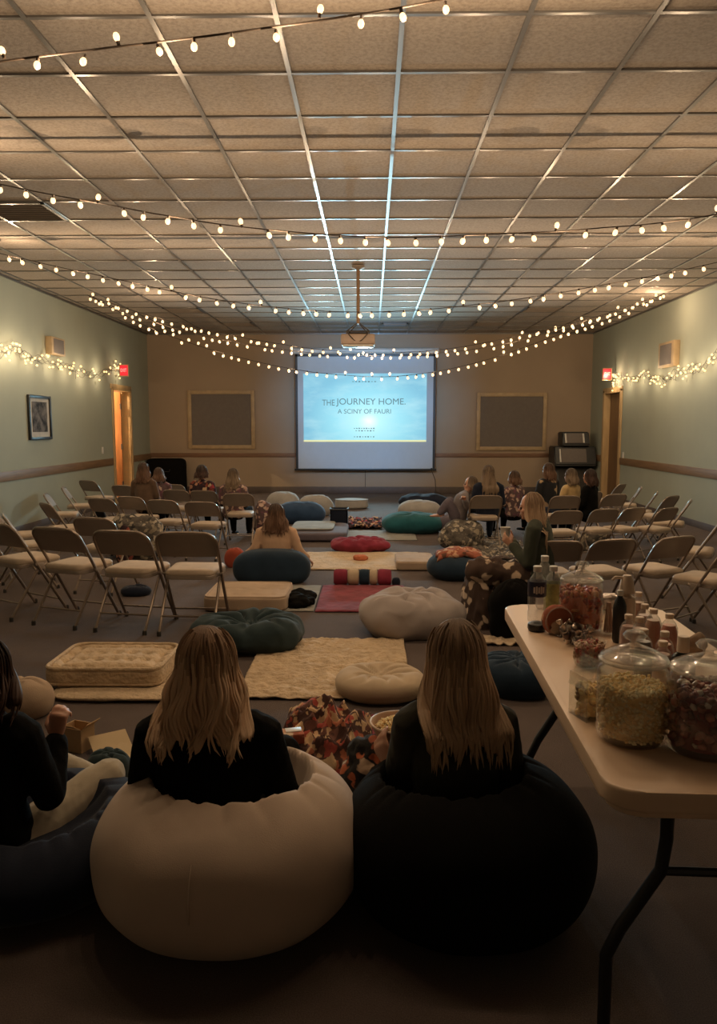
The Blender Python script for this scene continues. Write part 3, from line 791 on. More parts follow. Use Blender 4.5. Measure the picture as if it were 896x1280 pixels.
#PART2
# =====================================================================  SOFT FLOOR FURNITURE
def ext_round(pxl, pxr, pyb, pyt, dr):
    mid = (pxl+pxr)/2; Yf = G(mid, pyb).y; Yc = Yf
    for _ in range(6):
        w_ = GY(pxr, pyb, Yc).x-GY(pxl, pyb, Yc).x; d_ = w_*dr; Yc = Yf+d_*.46
    h_ = GY(mid, pyt, Yc+.12*d_).z
    return GY(mid, pyb, Yc).x, Yc, w_, d_, h_
def ext_slab(pxl, pxr, pyb, pyft, pybt, z0=0.0):
    mid = (pxl+pxr)/2; Yf = G(mid, pyb, z0).y; h_ = max(.01, GY(mid, pyft, Yf).z); Yb = G(mid, pybt, h_).y
    w_ = GY(pxr, pyb, Yf).x-GY(pxl, pyb, Yf).x
    return GY(mid, pyb, Yf).x, (Yf+Yb)/2, w_, Yb-Yf, h_
def pleats(w, d, h, dent=.04, k=11, amp=.012, cx=0, cy=0, rad=.5, seed=0):
    def fn(P, q):
        a = math.atan2(q.y-cy, q.x-cx); r = math.hypot(q.x-cx, q.y-cy)
        if q.z > -.1:
            u = min(1, (q.z+.1)/.6)
            P.z -= dent*math.exp(-(r/rad)**2)*u
            f = abs(math.sin(a*k/2+2.4*noise.noise(Vector((a*1.3, r*2, seed)))))
            P.z -= amp*(1-f)**2*u*math.exp(-((r-.35)/.35)**2)*1.6
        return P
    return fn
def bag(name, label, cat, mat, e, hmul=1.0, dent=.05, amp=.02, k=11, n=30, seed=0, z=0, ez=2.1, freq=4, group=None, rz=0, pamp=.015, ee=2.3, flat=.72):
    X, Y, w_, d_, h_ = e; h_ = (h_-z)*hmul
    H = h_/((1+flat)/2)
    me = soft(w_, d_, H, ee, n, amp, freq, flat, pleats(w_, d_, H, dent, k, pamp, seed=seed), seed, ez)
    return tag(link(name, me, mat, None, (X, Y, z), R(rz)), label, cat, group)
def seam(o, pts, mat, r=.004): MB().tube(pts, r, 6).build('seam', mat, o)

Mt = {}
Mt['bb_tan'] = fabric('tan_beanbag', (.56, .44, .35), .06, 260, .2)
Mt['bb_pink'] = fabric('taupe_beanbag', (.36, .31, .29), .08, 220, .3)
Mt['green'] = fabric('dark_green_cloth', (.028, .044, .048), .2, 200, .3)
Mt['navy'] = fabric('navy_velour', (.02, .036, .058), .2, 200, .3)
Mt['blue'] = fabric('deep_blue_cloth', (.03, .06, .12), .15)
Mt['teal'] = fabric('teal_cloth', (.02, .1, .12), .2)
Mt['grey'] = fabric('grey_cloth', (.3, .28, .26), .12)
Mt['purple'] = fabric('purple_grey_cloth', (.12, .1, .12), .15)
Mt['maroon'] = fabric('maroon_cloth', (.24, .035, .06), .25)
Mt['rug_red'] = fabric('maroon_rug', (.22, .045, .06), .3)
Mt['tan'] = fabric('tan_canvas', (.42, .31, .22), .1)
Mt['beige'] = fabric('beige_canvas', (.5, .39, .27), .1)
Mt['mat_grey'] = fabric('grey_green_mat', (.26, .25, .22), .15)
Mt['floral_red'] = blotch('red_floral_print', (.03, .012, .015), [(.3, .04, .05), (.42, .2, .12), (.5, .33, .2), (.22, .05, .03)], 17, .42)
Mt['floral_pink'] = blotch('pink_floral_print', (.1, .06, .06), [(.4, .25, .2), (.5, .36, .28), (.15, .06, .08)], 20, .42)
Mt['floral_blk'] = blotch('black_printed_cloth', (.012, .012, .014), [(.4, .28, .16), (.012, .012, .014), (.012, .012, .014), (.3, .2, .12)], 9, .42)
Mt['camo'] = blotch('grey_patterned_quilt', (.1, .085, .07), [(.3, .25, .18), (.05, .045, .04), (.42, .36, .28), (.14, .12, .1)], 21, .48)
Mt['spotted'] = blotch('brown_cream_spotted_fleece', (.06, .035, .025), [(.62, .48, .35), (.55, .42, .3), (.64, .5, .37), (.5, .37, .26)], 11, .33)
Mt['rust'] = blotch('rust_patterned_cloth', (.3, .09, .05), [(.55, .3, .18), (.12, .05, .03), (.55, .42, .3), (.4, .12, .07)], 17, .45)
Mt['autumn'] = blotch('autumn_patterned_fleece', (.07, .03, .022), [(.42, .14, .07), (.62, .43, .25), (.38, .07, .05), (.55, .36, .2), (.16, .07, .05)], 21, .5)
Mt['dots'] = blotch('dark_fleece_with_dots', (.015, .013, .012), [(.5, .14, .06), (.55, .4, .28), (.015, .013, .012), (.42, .12, .06)], 17, .38)
Mt['red_bag'] = fabric('rust_red_cloth', (.34, .07, .04), .2)

# --- tufted mattress on its quilted pad, left front
def tufted(nx_, ny_, depth, w_, d_):
    def fn(P, q):
        if q.z > .3:
            for i in range(nx_):
                for j in range(ny_):
                    tx = -w_/2+w_*(i+.5+.25*(j % 2))/(nx_+.25); ty = -d_/2+d_*(j+.5)/ny_
                    r2 = (P.x-tx)**2+(P.y-ty)**2
                    P.z -= depth*math.exp(-r2/(.028**2))
            e_ = min(w_/2-abs(P.x), d_/2-abs(P.y))
            P.z -= depth*.7*math.exp(-((e_-.07)/.02)**2)
        return P
    return fn
def slab(name, label, cat, mat, e, tuft=None, n=44, z=0, ee=7, ez=5, amp=.004, rz=0, group=None, depth=.02, flat=1):
    X, Y, w_, d_, h_ = e; H = (h_-z)/((1+flat)/2)
    me = soft(w_, d_, H, ee, n, amp, 6, flat, tufted(tuft[0], tuft[1], depth, w_, d_) if tuft else None, len(label), ez)
    return tag(link(name, me, mat, None, (X, Y, z), R(rz)), label, cat, group)
def welt(o, w_, d_, z, r, mat, rad=.07):
    MB().tube([(x_, y_, z) for x_, y_ in rrect(w_, d_, rad, 5)], r, 8, closed=True).build('piping', mat, o)
def mat_flat(name, label, cat, mat, pxl, pxr, pyb, pyt, rip=.006, freq=9, th=.014, seed=0, jag=.02, rz=0, pxl2=None, nx=90, ny=60, stretch=(1, 1)):
    X, Y, w_, d_, h_ = ext_slab(pxl, pxr, pyb, pyb, pyt)
    def f(x_, y_):
        v_ = Vector((x_*freq*stretch[0]+seed, y_*freq*stretch[1], seed*2.))
        return max(0, .002+rip*(1-abs(noise.noise(v_)*2))+rip*.5*noise.noise(v_*2.3))
    me = sheet(w_, d_, f, nx, ny, th, jag, seed)
    return tag(link(name, me, mat, None, (X, Y, .001), R(rz)), label, cat)
e1 = ext_slab(52, 200, 859, 836, 803, .045); e1 = (e1[0]+.0, e1[1], e1[2], e1[3], e1[4])
ep = ext_slab(54, 236, 880, 868, 806)
pad = slab('quilted_pad', 'flat cream quilted pad underneath the thick tufted floor mattress', 'pad', M['beige_quilt'], (ep[0], e1[1]-.03, ep[2], e1[3]+.2, .045), None, 40, 0, 6, 3, .008)
mt = slab('tufted_mattress', 'thick cream tufted floor mattress lying on a flat quilted pad at front left', 'mattress', M['beige_quilt'], (e1[0], e1[1], e1[2], e1[3], e1[4]), (7, 4), 64, .045, 9, 7, .004, depth=.026)
welt(mt, e1[2]-.02, e1[3]-.02, e1[4]-.045-.006, .012, M['beige_quilt'])
welt(mt, e1[2]-.015, e1[3]-.015, .012, .009, M['beige_quilt'])
mat_flat('quilted_blanket', 'cream rumpled quilt spread flat on the carpet in the centre foreground', 'blanket', M['beige_quilt'], 293, 516, 876, 799, .016, 7, .012, 3, .012, nx=140, ny=110, stretch=(1.2, 3.2))
o = bag('round_cushion', 'small round beige tufted floor cushion on the corner of the cream quilt', 'cushion', Mt['beige'], ext_round(419, 532, 884, 829, .9), 1.0, .05, .008, 9, 34, 1, ez=2.4, pamp=.02)
o = bag('beanbag', 'large taupe beanbag behind the round beige cushion, in the middle of the room', 'beanbag', Mt['bb_pink'], ext_round(447, 576, 803, 734, .85), 1.05, .04, .06, 7, 44, 2, ez=2.2, pamp=.03, freq=3.4)
o = bag('beanbag', 'slumped dark green beanbag between the cream quilt and the nearest left chairs', 'beanbag', Mt['green'], ext_round(243, 381, 823, 761, .8), 1.05, .08, .06, 9, 44, 5, ez=2.3, freq=4.5, pamp=.05)
e = ext_slab(252, 358, 766, 746, 726)
o = slab('floor_cushion', 'thick tan rectangular floor cushion beside the rightmost near-left folding chair', 'cushion', Mt['tan'], e, (4, 3), 36, 0, 9, 8, .004, depth=.008)
welt(o, e[2]-.03, e[3]-.03, e[4]-.008, .007, Mt['tan'])
mat_flat('rug', 'maroon woven rug in the middle aisle beside the taupe beanbag', 'rug', Mt['rug_red'], 393, 512, 766, 731, .004, 10, .01, 4, .01)
mat_flat('yoga_mat', 'grey-green mat left of the maroon rug with a black garment on it', 'mat', Mt['mat_grey'], 340, 392, 765, 731, .003, 10, .008, 5, .01)
X, Y, w_, d_, h_ = ext_slab(352, 392, 763, 763, 748)
o = tag(link('garment', soft(w_, d_, .13, 2.2, 26, .06, 9, .5, None, 3), M['black'], None, (X, Y, .012)), 'crumpled black garment lying on the grey-green mat', 'clothing')
# rolled sleeping bag with coloured bands
X, Y, w_, d_, h_ = ext_round(417, 489, 733, 712, .25)
rt = tag(empty('rolled_blanket', (X, Y, 0)), 'rolled red, cream and navy banded blanket lying on the mats in the middle', 'blanket')
cols = [('maroon', .24), ('beige', .2), ('navy', .18), ('beige', .14), ('maroon', .24)]; x_ = -w_/2; r_ = .075
for c_, f_ in cols:
    x2 = x_+w_*f_
    MB().lathe([(0, x_), (r_*.8, x_+.002), (r_*(.98+.06*random.random()), x_+.02), (r_*(1+.05*random.random()), (x_+x2)/2), (r_*.98, x2-.01), (r_*.8, x2), (0, x2)], 20, mtx=Matrix.Translation((0, 0, r_)) @ Matrix.Rotation(R(90), 4, 'Y')).build('band', Mt[c_], rt)
    x_ = x2
o = bag('pouch', 'small dark pouch at the right end of the rolled banded blanket', 'pouch', M['denim'], ext_round(490, 500, 733, 721, .9), 1, .01, .01, 5, 12, 1)
mat_flat('quilted_mat', 'pale quilted mat across the aisle under the orange cloth', 'mat', M['beige_quilt'], 372, 530, 713, 690, .007, 6, .01, 6, .01, stretch=(.5, 4))
bag('round_cushion', 'crumpled maroon cushion behind the pale quilted mat', 'cushion', Mt['maroon'], ext_round(413, 487, 692, 669, .6), 1.05, .05, .05, 7, 30, 7, freq=7, pamp=.03)
bag('cloth', 'small bright orange cloth on the pale quilted mat', 'cloth', plain('orange_cloth', (.55, .17, .08), .9), ext_round(441, 460, 703, 692, .8), 1, .02, .03, 5, 16, 4, freq=12, z=.012)
e = ext_slab(495, 545, 714, 702, 690)
o = slab('floor_cushion', 'tan boxy floor cushion next to the navy beanbag with the rust blanket', 'cushion', Mt['tan'], e, (4, 2), 26, 0, 9, 8, .004, depth=.008)
welt(o, e[2]-.03, e[3]-.03, e[4]-.008, .006, Mt['tan'])
nb = bag('beanbag', 'navy beanbag with a rust patterned blanket on top, right of the aisle', 'beanbag', Mt['navy'], ext_round(533, 606, 728, 688, .9), 1.0, .02, .02, 7, 30, 9)
X, Y, w_, d_, h_ = ext_round(533, 606, 728, 688, .9)
def drape(x_, y_, W=w_, D=d_, H=h_):
    r = (x_/(W/2))**2+(y_/(D/2))**2
    return H*math.sqrt(max(0.0, 1-min(.99, r*.5)))+H*.02+.02*noise.noise(Vector((x_*14, y_*14, 2)))-.0
o = tag(link('blanket', sheet(w_*.8, d_*.66, drape, 60, 50, .03, .1, 3), Mt['rust'], None, (X+.03, Y+.02, -.0)), 'rust and cream patterned blanket draped over the navy beanbag', 'blanket')
bag('beanbag', 'teal beanbag on the right of the far aisle', 'beanbag', Mt['teal'], ext_round(477, 553, 669, 639, .8), 1.05, .02, .025, 7, 28, 10, ee=2.8)
bag('beanbag', 'grey beanbag behind the teal one', 'beanbag', Mt['grey'], ext_round(497, 551, 650, 624, .7), 1.05, .02, .015, 5, 24, 11)
bag('beanbag', 'dark low beanbag farthest back on the right, behind the grey one', 'beanbag', M['denim'], ext_round(498, 562, 636, 616, .5), 1, .01, .04, 5, 24, 12, freq=5)
bag('beanbag', 'purple-grey beanbag under the reclining person in grey', 'beanbag', Mt['purple'], ext_round(546, 582, 668, 640, 1.0), 1, .02, .02, 5, 24, 13)
mat_flat('quilted_mat', 'pale mat in front of the teal beanbag', 'mat', Mt['mat_grey'], 424, 522, 676, 663, .004, 9, .01, 8, .01)
mat_flat('blanket', 'maroon and white patterned blanket lying beyond the small dark bin', 'blanket', Mt['floral_red'], 432, 478, 662, 650, .05, 8, .012, 9, .04)
e = ext_slab(362, 433, 678, 666, 652)
slab('mattress', 'low grey mattress on the left of the far aisle under a pale mat', 'mattress', Mt['purple'], e, None, 20, 0, 8, 6, .004)
slab('quilted_mat', 'pale folded mat on top of the low grey mattress', 'mat', Mt['mat_grey'], (e[0]-.1, e[1]+.05, e[2]*.78, e[3]*.75, e[4]+.03), None, 20, e[4], 8, 4, .006)
X, Y, w_, d_, h_ = ext_round(412, 434, 664, 643, .9)
t = tag(empty('storage_bin', (X, Y+.25, 0)), 'small dark square bin beside the low grey mattress', 'bin')
Yb_ = Y+.25
b_ = MB(); W2 = w_/2
for s_ in (-1, 1): b_.box((s_*(W2-.01), 0, .14), (.02, w_, .28), bev=.004); b_.box((0, s_*(W2-.01), .14), (w_, .02, .28), bev=.004)
b_.box((0, 0, .012), (w_-.02, w_-.02, .02)); b_.build('body', M['denim'], t, smooth=30)
MB().tube([(x_, y_, .28) for x_, y_ in rrect(w_+.01, w_+.01, .02, 4)], .009, 8, closed=True).build('rim', M['rubber'], t)
bag('beanbag', 'deep blue beanbag on the left of the far aisle', 'beanbag', Mt['blue'], ext_round(345, 407, 656, 626, .7), 1.05, .02, .02, 5, 28, 14, ee=2.8)
bag('beanbag', 'pale grey beanbag farthest left behind the deep blue one', 'beanbag', Mt['grey'], ext_round(333, 375, 641, 614, .7), 1.05, .02, .015, 5, 24, 15)
bag('beanbag', 'pale grey beanbag half hidden behind the right side of the deep blue one', 'beanbag', Mt['grey'], ext_round(372, 417, 646, 618, .7), 1.05, .02, .015, 5, 24, 16)
e = ext_slab(417, 460, 639, 627, 623)
o = bag('pouffe', 'round flat pale pouffe on the floor just below the screen', 'pouffe', Mt['grey'], (e[0], e[1]+.2, e[2], e[2]*.8, .17), 1, .0, .004, 5, 22, 17, ez=6, pamp=0, ee=2.0, flat=1)
MB().tube([((e[2]/2-.006)*math.cos(k*math.pi/16), (e[2]*.4-.006)*math.sin(k*math.pi/16), .155) for k in range(32)], .008, 6, closed=True).build('piping', Mt['grey'], o)
nsofa = ext_round(292, 388, 731, 686, .45)
bag('beanbag', 'navy beanbag behind the back of the woman in the peach top', 'beanbag', Mt['navy'], nsofa, 1.03, .01, .008, 5, 32, 18, ee=3.2, ez=2.6, pamp=0)
bag('pillow', 'orange-red pillow left of the woman in the peach top', 'pillow', Mt['red_bag'], ext_round(281, 306, 710, 683, .8), 1, .01, .02, 5, 20, 19)
o = bag('round_cushion', 'dark navy tufted floor cushion beside the table on the right', 'cushion', Mt['navy'], ext_round(598, 690, 877, 808, 1.05), .9, .03, .02, 11, 34, 20, ez=2.6, pamp=.03)
mat_flat('cloth', 'pale tan cloth lying on the floor behind the navy tufted cushion', 'cloth', Mt['beige'], 606, 652, 808, 797, .02, 12, .01, 10, .08)
bag('bag', 'dark bag on the floor under a near-left folding chair', 'bag', M['denim'], ext_round(152, 188, 746, 730, .7), 1, .02, .03, 5, 20, 21)
bag('floor_cushion', 'low brown floor cushion left of the tufted mattress, behind the raised hand', 'cushion', Mt['tan'], ext_round(-20, 66, 905, 842, .7), 1, .02, .02, 5, 24, 22)

# --- blankets among the chairs
def pile(name, label, cat, mat, pxl, pxr, pyb, pyt, dr=.7, amp=.09, seed=1, freq=5, n=34):
    return bag(name, label, cat, mat, ext_round(pxl, pxr, pyb, pyt, dr), 1, .0, amp, 5, n, seed, freq=freq, pamp=0, ee=2.6)
pile('blanket', 'patterned grey and cream blankets heaped between the left folding chairs', 'blanket', Mt['camo'], 134, 206, 700, 641, .5, .1, 31)
pile('bag', 'small red and cream printed bag in the left blanket heap', 'bag', Mt['floral_red'], 146, 168, 706, 655, .6, .03, 32, n=18)
pile('blanket', 'floral blanket bundled right of the person in the floral top', 'blanket', Mt['floral_pink'], 316, 344, 668, 626, .8, .06, 33)
pile('blanket', 'grey patterned quilt bundled beside the person in black on the right', 'blanket', Mt['camo'], 548, 604, 688, 650, .7, .08, 34)
mat_flat('blanket', 'patterned quilt spread on the floor in front of the right-hand chairs', 'blanket', Mt['camo'], 586, 680, 706, 668, .05, 6, .015, 35, .05)
pile('blanket', 'grey clothing hung over the grey-backed chair at left', 'clothing', Mt['camo'], 112, 136, 668, 634, .6, .05, 36, n=20)
pile('bag', 'black handbag on the dark brown chair at left', 'bag', M['black'], 118, 134, 672, 636, .6, .02, 37, n=16)
pile('clothing', 'folded clothes on the second-row chair seats at right', 'clothing', Mt['camo'], 716, 764, 690, 658, .4, .05, 38, n=24)

# --- centre foreground: patterned blanket, book, dark red mat, box with papers
X, Y, w_, d_, h_ = ext_slab(335, 466, 982, 975, 890)
def crump(x_, y_):
    v_ = Vector((x_*6.5, y_*6.5, 4.4)); n1_ = 1-abs(noise.noise(v_)*2); n2_ = 1-abs(noise.noise(v_*2.1+Vector((3, 1, 2)))*2)
    ed = min(1, min((w_/2-abs(x_)), (d_/2-abs(y_)))*9+.25)
    return max(0, (.012+.1*max(0, n1_)**1.5+.05*max(0, n2_))*ed)
tag(link('blanket', sheet(w_*.97, d_, crump, 110, 90, .014, .09, 5), Mt['autumn'], None, (X, Y, .001)), 'crumpled autumn-coloured patterned blanket between the two nearest beanbags', 'blanket')
p = G(362, 925, .1)
t = tag(empty('snack_box', (p.x, p.y+.0, .095), R(14)), 'small brown printed box lying on the autumn-coloured blanket', 'box')
MB().box((0, 0, .022), (.12, .085, .044), bev=.004).build('carton', Mt['rust'], t, smooth=30)
MB().box((.018, .012, .0455), (.07, .045, .003), bev=.001).build('foil_window', M['white_plastic'], t, smooth=30)
mat_flat('mat', 'dark red mat partly hidden behind the popcorn bowl', 'mat', Mt['rug_red'], 448, 500, 938, 893, .004, 9, .01, 11, .01)
CARD = plain('cardboard', (.5, .33, .18), .8, 0, .08, 6, 60, .15, .001)
PAPER = plain('manila_paper', (.55, .42, .25), .8, 0, .05)
p = G(98, 935, 0)
t = tag(empty('cardboard_box', (p.x, p.y, 0), R(-20)), 'open brown cardboard box beside the knee of the person at left', 'box')
b_ = MB()
for s_ in (-1, 1): b_.box((s_*.055, 0, .055), (.004, .09, .11)); b_.box((0, s_*.045, .055), (.11, .004, .11))
b_.box((0, 0, .004), (.11, .09, .004)); b_.build('body', CARD, t, smooth=0)
MB().box((0, -.065, .125), (.11, .045, .003), Euler((R(-35), 0, 0)).to_matrix()).build('flap', CARD, t, smooth=0)
MB().box((.075, 0, .125), (.045, .09, .003), Euler((0, R(-40), 0)).to_matrix()).build('flap', CARD, t, smooth=0)
for i, (px, py, rz, tx, lab) in enumerate(((138, 930, 35, 25, 'sheet of tan paper propped up behind the cardboard box'), (160, 940, -20, 12, 'sheet of tan paper lying right of the cardboard box, edge under the dark bag'), (168, 962, 10, 6, 'tan folder lowest on the floor beside the left beanbag'))):
    p = G(px, py, .03)
    o = tag(MB().box((0, 0, 0), (.17, .12, .004), Euler((R(tx), 0, R(rz))).to_matrix()).build('paper_sheet', PAPER, None, (p.x, p.y, .012+.06*math.sin(R(tx))), smooth=0), lab, 'paper')
bag('bag', 'dark green cloth bag lying against the papers at left', 'bag', Mt['green'], ext_round(112, 166, 985, 932, .8), 1, .02, .03, 5, 24, 24)
bag('snack', 'cream wrapped snacks beside the cardboard box', 'snack', M['beige_quilt'], ext_round(82, 100, 985, 940, .6), 1, .02, .02, 5, 14, 25, freq=14)

# =====================================================================  THE THREE NEAR BEANBAGS
def near_bag(name, label, mat, X, Y, rx, ry, h, cx, cy, dent, rad, seed, pm=.011):
    H = h/.86
    def fn(P, q):
        a = math.atan2(q.y-cy, q.x-cx); r = math.hypot(q.x-cx, q.y-cy)
        if q.z > -.2:
            u = min(1, (q.z+.2)/.5)
            rr = max(0.0, 1-(r/rad)**4) if r < rad else 0
            P.z -= dent*rr*u
            f = abs(math.sin(a*9+2.0*noise.noise(Vector((a*2, r, seed)))))
            P.z -= pm*(1-f)**2*u*math.exp(-((r-rad*.95)/.18)**2)
        return P
    me = soft(2*rx, 2*ry, H, 2.15, 60, .012, 3, .72, fn, seed, 2.35)
    return tag(link(name, me, mat, None, (X, Y, 0)), label, 'beanbag')
o = near_bag('beanbag', 'big round tan beanbag at the bottom centre holding the blonde woman in black', Mt['bb_tan'], -.435, 2.27, .415, .41, .43, .0, .12, .27, .62, 1)
MB().tube([(-.04, -.01-.405*math.sin(R(a_))**.8 if a_ > 0 else 0, .215-.205*math.cos(R(a_))) for a_ in range(40, 125, 8)], .0028, 6).build('seam', Mt['bb_tan'], o)
near_bag('beanbag', 'big black beanbag in the right foreground holding the woman with the popcorn bowl', M['black'], .3, 2.3, .39, .4, .42, -.1, .15, .25, .6, 2)
near_bag('floor_cushion', 'low dark cushion under the person at the left edge of the foreground', M['denim'], -1.1, 2.4, .36, .4, .24, 0, 0, .1, .6, 3)['category'] = 'cushion'

# =====================================================================  PEOPLE
def evaluated(o):
    bpy.context.view_layer.update(); dg = bpy.context.evaluated_depsgraph_get()
    me = bpy.data.meshes.new_from_object(o.evaluated_get(dg)); return me
def fuse(mb, vox, smooth=3, fac=.5, disp=0, dfreq=12, seed=0, stretch=(1, 1, .5)):
    """volumes -> one continuous surface"""
    me0 = mb.mesh('tmp', 0); o = bpy.data.objects.new('tmp', me0); COL.objects.link(o)
    md = o.modifiers.new('r', 'REMESH'); md.mode = 'VOXEL'; md.voxel_size = vox; md.use_smooth_shade = True
    ms = o.modifiers.new('s', 'SMOOTH'); ms.factor = fac; ms.iterations = smooth
    me = evaluated(o); bpy.data.objects.remove(o); bpy.data.meshes.remove(me0)
    if disp:
        nn = [v.normal.copy() for v in me.vertices]
        for v, n_ in zip(me.vertices, nn):
            p = Vector((v.co.x*stretch[0], v.co.y*stretch[1], v.co.z*stretch[2]))*dfreq+Vector((seed, 0, 0))
            v.co += n_*disp*(noise.noise(p)+.6*(1-2*abs(noise.noise(p*1.9)))-.2)
    me.materials.clear(); me.shade_smooth(); return me

def hand(b_, wr, d_, pn, side, sc=1.0, curl=45, thumb=1):
    """palm plus four unequal bent fingers and a thumb from the side of the palm"""
    d_ = Vector(d_).normalized(); pn = Vector(pn); pn = (pn-d_*pn.dot(d_)).normalized(); lat = d_.cross(pn).normalized()*side
    P0 = wr; P1 = wr+d_*.085*sc
    b_.loft([(P0, .026*sc, .019*sc), (P0+d_*.035*sc, .036*sc, .016*sc), (P1, .04*sc, .014*sc)], lat, 12)
    for i, L in enumerate((.072, .08, .074, .058)):
        off = lat*(.03-.02*i)*sc; q = P1+off-d_*.006*sc; dd = d_.copy(); pts = [q-d_*.02*sc, q]; c_ = curl*(.8+.12*i)
        for k, f in enumerate((.46, .3, .24)):
            dd = Matrix.Rotation(R(c_*(.6, 1, .7)[k]), 3, d_.cross(pn)) @ dd if False else (dd*math.cos(R(c_*(.6, 1, .7)[k]))+dd_perp(dd, d_, pn)*math.sin(R(c_*(.6, 1, .7)[k])))
            q = q+dd*L*f*sc; pts.append(q)
        b_.tube(pts, [.0095*sc, .0095*sc, .0088*sc, .008*sc, .0068*sc], 8)
        b_.ball(pts[-1], .0068*sc, 1)
    tb = P0+d_*.025*sc+lat*.03*sc; td = (d_*.55+lat*.75+pn*.35).normalized(); t2 = (d_*.8+lat*.1+pn*.6).normalized()
    b_.tube([tb-td*.015*sc, tb+td*.03*sc, tb+td*.03*sc+t2*.03*sc, tb+td*.03*sc+t2*.05*sc], [.013*sc, .011*sc, .0095*sc, .007*sc], 8)
    b_.ball(tb+td*.03*sc+t2*.05*sc, .007*sc, 1)
def dd_perp(dd, d_, pn):
    ax = d_.cross(pn).normalized(); return ax.cross(dd).normalized()

def hair_mesh(HM, L, seed, part=0.0, spread=118, nphi=110, wave=.008, flare=0.0, backpush=.12, locks=50, yb=None, vol=1.0, inv=None):
    """HM: head matrix (head frame -> figure frame). Hair falls along -z of the figure frame."""
    bm = bmesh.new(); uvm = {}
    rx, ry, rz = .087*vol, .106*vol, .113*vol; c0 = Vector((0, -.012, .028)); S = HM.to_scale()[0]
    fwd = (HM.to_3x3() @ Vector((0, 1, 0))); fwd.z = 0; fwd.normalize(); side = Vector((fwd.y, -fwd.x, 0))
    def path(phi, t, off=0, LL=None):
        """phi 0 = back of the head, + = figure's right"""
        LL = LL or L; a = R(phi)
        if t < .42:
            el = R(90*(1-t/.42)); k = math.cos(el)
            fr = max(0, abs(phi)-60)/60
            q = c0+Vector((math.sin(a)*k*(rx+off), -math.cos(a)*k*(ry+off)+part*0, math.sin(el)*(rz+off)))
            return HM @ q
        u = (t-.42)/.58
        q = HM @ (c0+Vector((math.sin(a)*(rx+off), -math.cos(a)*(ry+off), 0)))
        drop = u*LL; aa = a*(1-.3*min(1, u*1.2)); hc = HM @ c0
        r_ = ((rx+off)*abs(math.sin(a))+(ry+off)*abs(math.cos(a)))*S
        base = Vector((q.x, q.y, 0))
        tgt = Vector((hc.x, hc.y, 0))+side*math.sin(aa)*r_*(1.0+flare*u)-fwd*(max(math.cos(aa)*r_, 0)+0)
        if abs(phi) > 90: tgt = Vector((hc.x, hc.y, 0))+side*math.sin(aa)*r_*(1+flare*u)-fwd*math.cos(aa)*r_
        m_ = min(1, u*1.5); m_ = m_*m_*(3-2*m_)
        P = base.lerp(tgt, m_)
        bk = backpush*S*min(1, max(0, (drop/S-.12)/.12)); back = -(P-Vector((hc.x, hc.y, 0))).dot(fwd)
        if drop/S > .12 and back < bk+.03*S: P -= fwd*(bk+.03*S-back)*min(1, max(0, (drop/S-.12)/.1))
        w_ = wave*S*math.sin(u*9+phi*.09+seed)*u
        P += side*w_-fwd*wave*S*.7*math.sin(u*7+phi*.13)*u
        return Vector((P.x, P.y, q.z-drop))
    ntt = 26; grid = []
    for i in range(nphi+1):
        phi = -spread+2*spread*i/nphi; row = []
        LL = L*(.86+.18*noise.noise(Vector((phi*.11, seed, 0)))+.08*noise.noise(Vector((phi*.4, seed, 3))))
        if abs(phi) > 85: LL *= .92
        for j in range(ntt+1):
            t = j/ntt
            o_ = (.005*noise.noise(Vector((phi*.16, seed, t*.8)))+.0045*noise.noise(Vector((phi*.5, seed, t))))*min(1, t*3)
            v = bm.verts.new(path(phi, t, o_+.002, LL)); row.append(v); uvm[v] = (i/nphi, t)
        grid.append(row)
    for i in range(nphi):
        for j in range(ntt):
            try: bm.faces.new((grid[i][j], grid[i][j+1], grid[i+1][j+1], grid[i+1][j]))
            except ValueError: pass
    # inner layer so that the hair has body
    g2 = []
    for i in range(nphi+1):
        row = []
        for j in range(ntt+1):
            v0 = grid[i][j]; t = j/ntt
            hc = HM @ c0; ctr = Vector((hc.x, hc.y, v0.co.z if t > .42 else hc.z))
            dv = (v0.co-ctr); l = dv.length
            v = bm.verts.new(v0.co-dv.normalized()*min(.016*S*(1-.6*t), l*.3)); uvm[v] = uvm[v0]; row.append(v)
        g2.append(row)
    for i in range(nphi):
        for j in range(ntt): bm.faces.new((g2[i][j], g2[i+1][j], g2[i+1][j+1], g2[i][j+1]))
        bm.faces.new((grid[i][ntt], g2[i][ntt], g2[i+1][ntt], grid[i+1][ntt]))
    for j in range(ntt):
        for i in (0, nphi): bm.faces.new((grid[i][j], g2[i][j], g2[i][j+1], grid[i][j+1]))
    rnd = random.Random(seed)
    for k in range(locks):
        phi = rnd.uniform(-spread*.93, spread*.93); LL = L*rnd.uniform(.7, 1.12); o_ = rnd.uniform(.001, .008); t0 = rnd.uniform(.12, .4); rr = rnd.uniform(.004, .009)*S
        pts = []
        for j in range(15):
            t = t0+(1-t0)*j/14; pts.append((path(phi+6*math.sin(t*4+k), t, o_, LL), t))
        prev = None
        for j, (p, t) in enumerate(pts):
            tt = (pts[min(14, j+1)][0]-pts[max(0, j-1)][0]).normalized(); sd = tt.cross(fwd if abs(tt.dot(fwd)) < .9 else side).normalized(); up = sd.cross(tt)
            k_ = rr*math.sin(math.pi*min(1, .12+.8*j/14))**.6*(1 if j < 14 else .15)
            ring = [bm.verts.new(p+sd*math.cos(q*math.pi/2.5)*k_+up*math.sin(q*math.pi/2.5)*k_*.5) for q in range(5)]
            for v in ring: uvm[v] = ((phi+spread)/(2*spread)+.013*k, t)
            if prev:
                for q in range(5): bm.faces.new((prev[q], prev[(q+1) % 5], ring[(q+1) % 5], ring[q]))
            prev = ring
    bmesh.ops.recalc_face_normals(bm, faces=bm.faces[:])
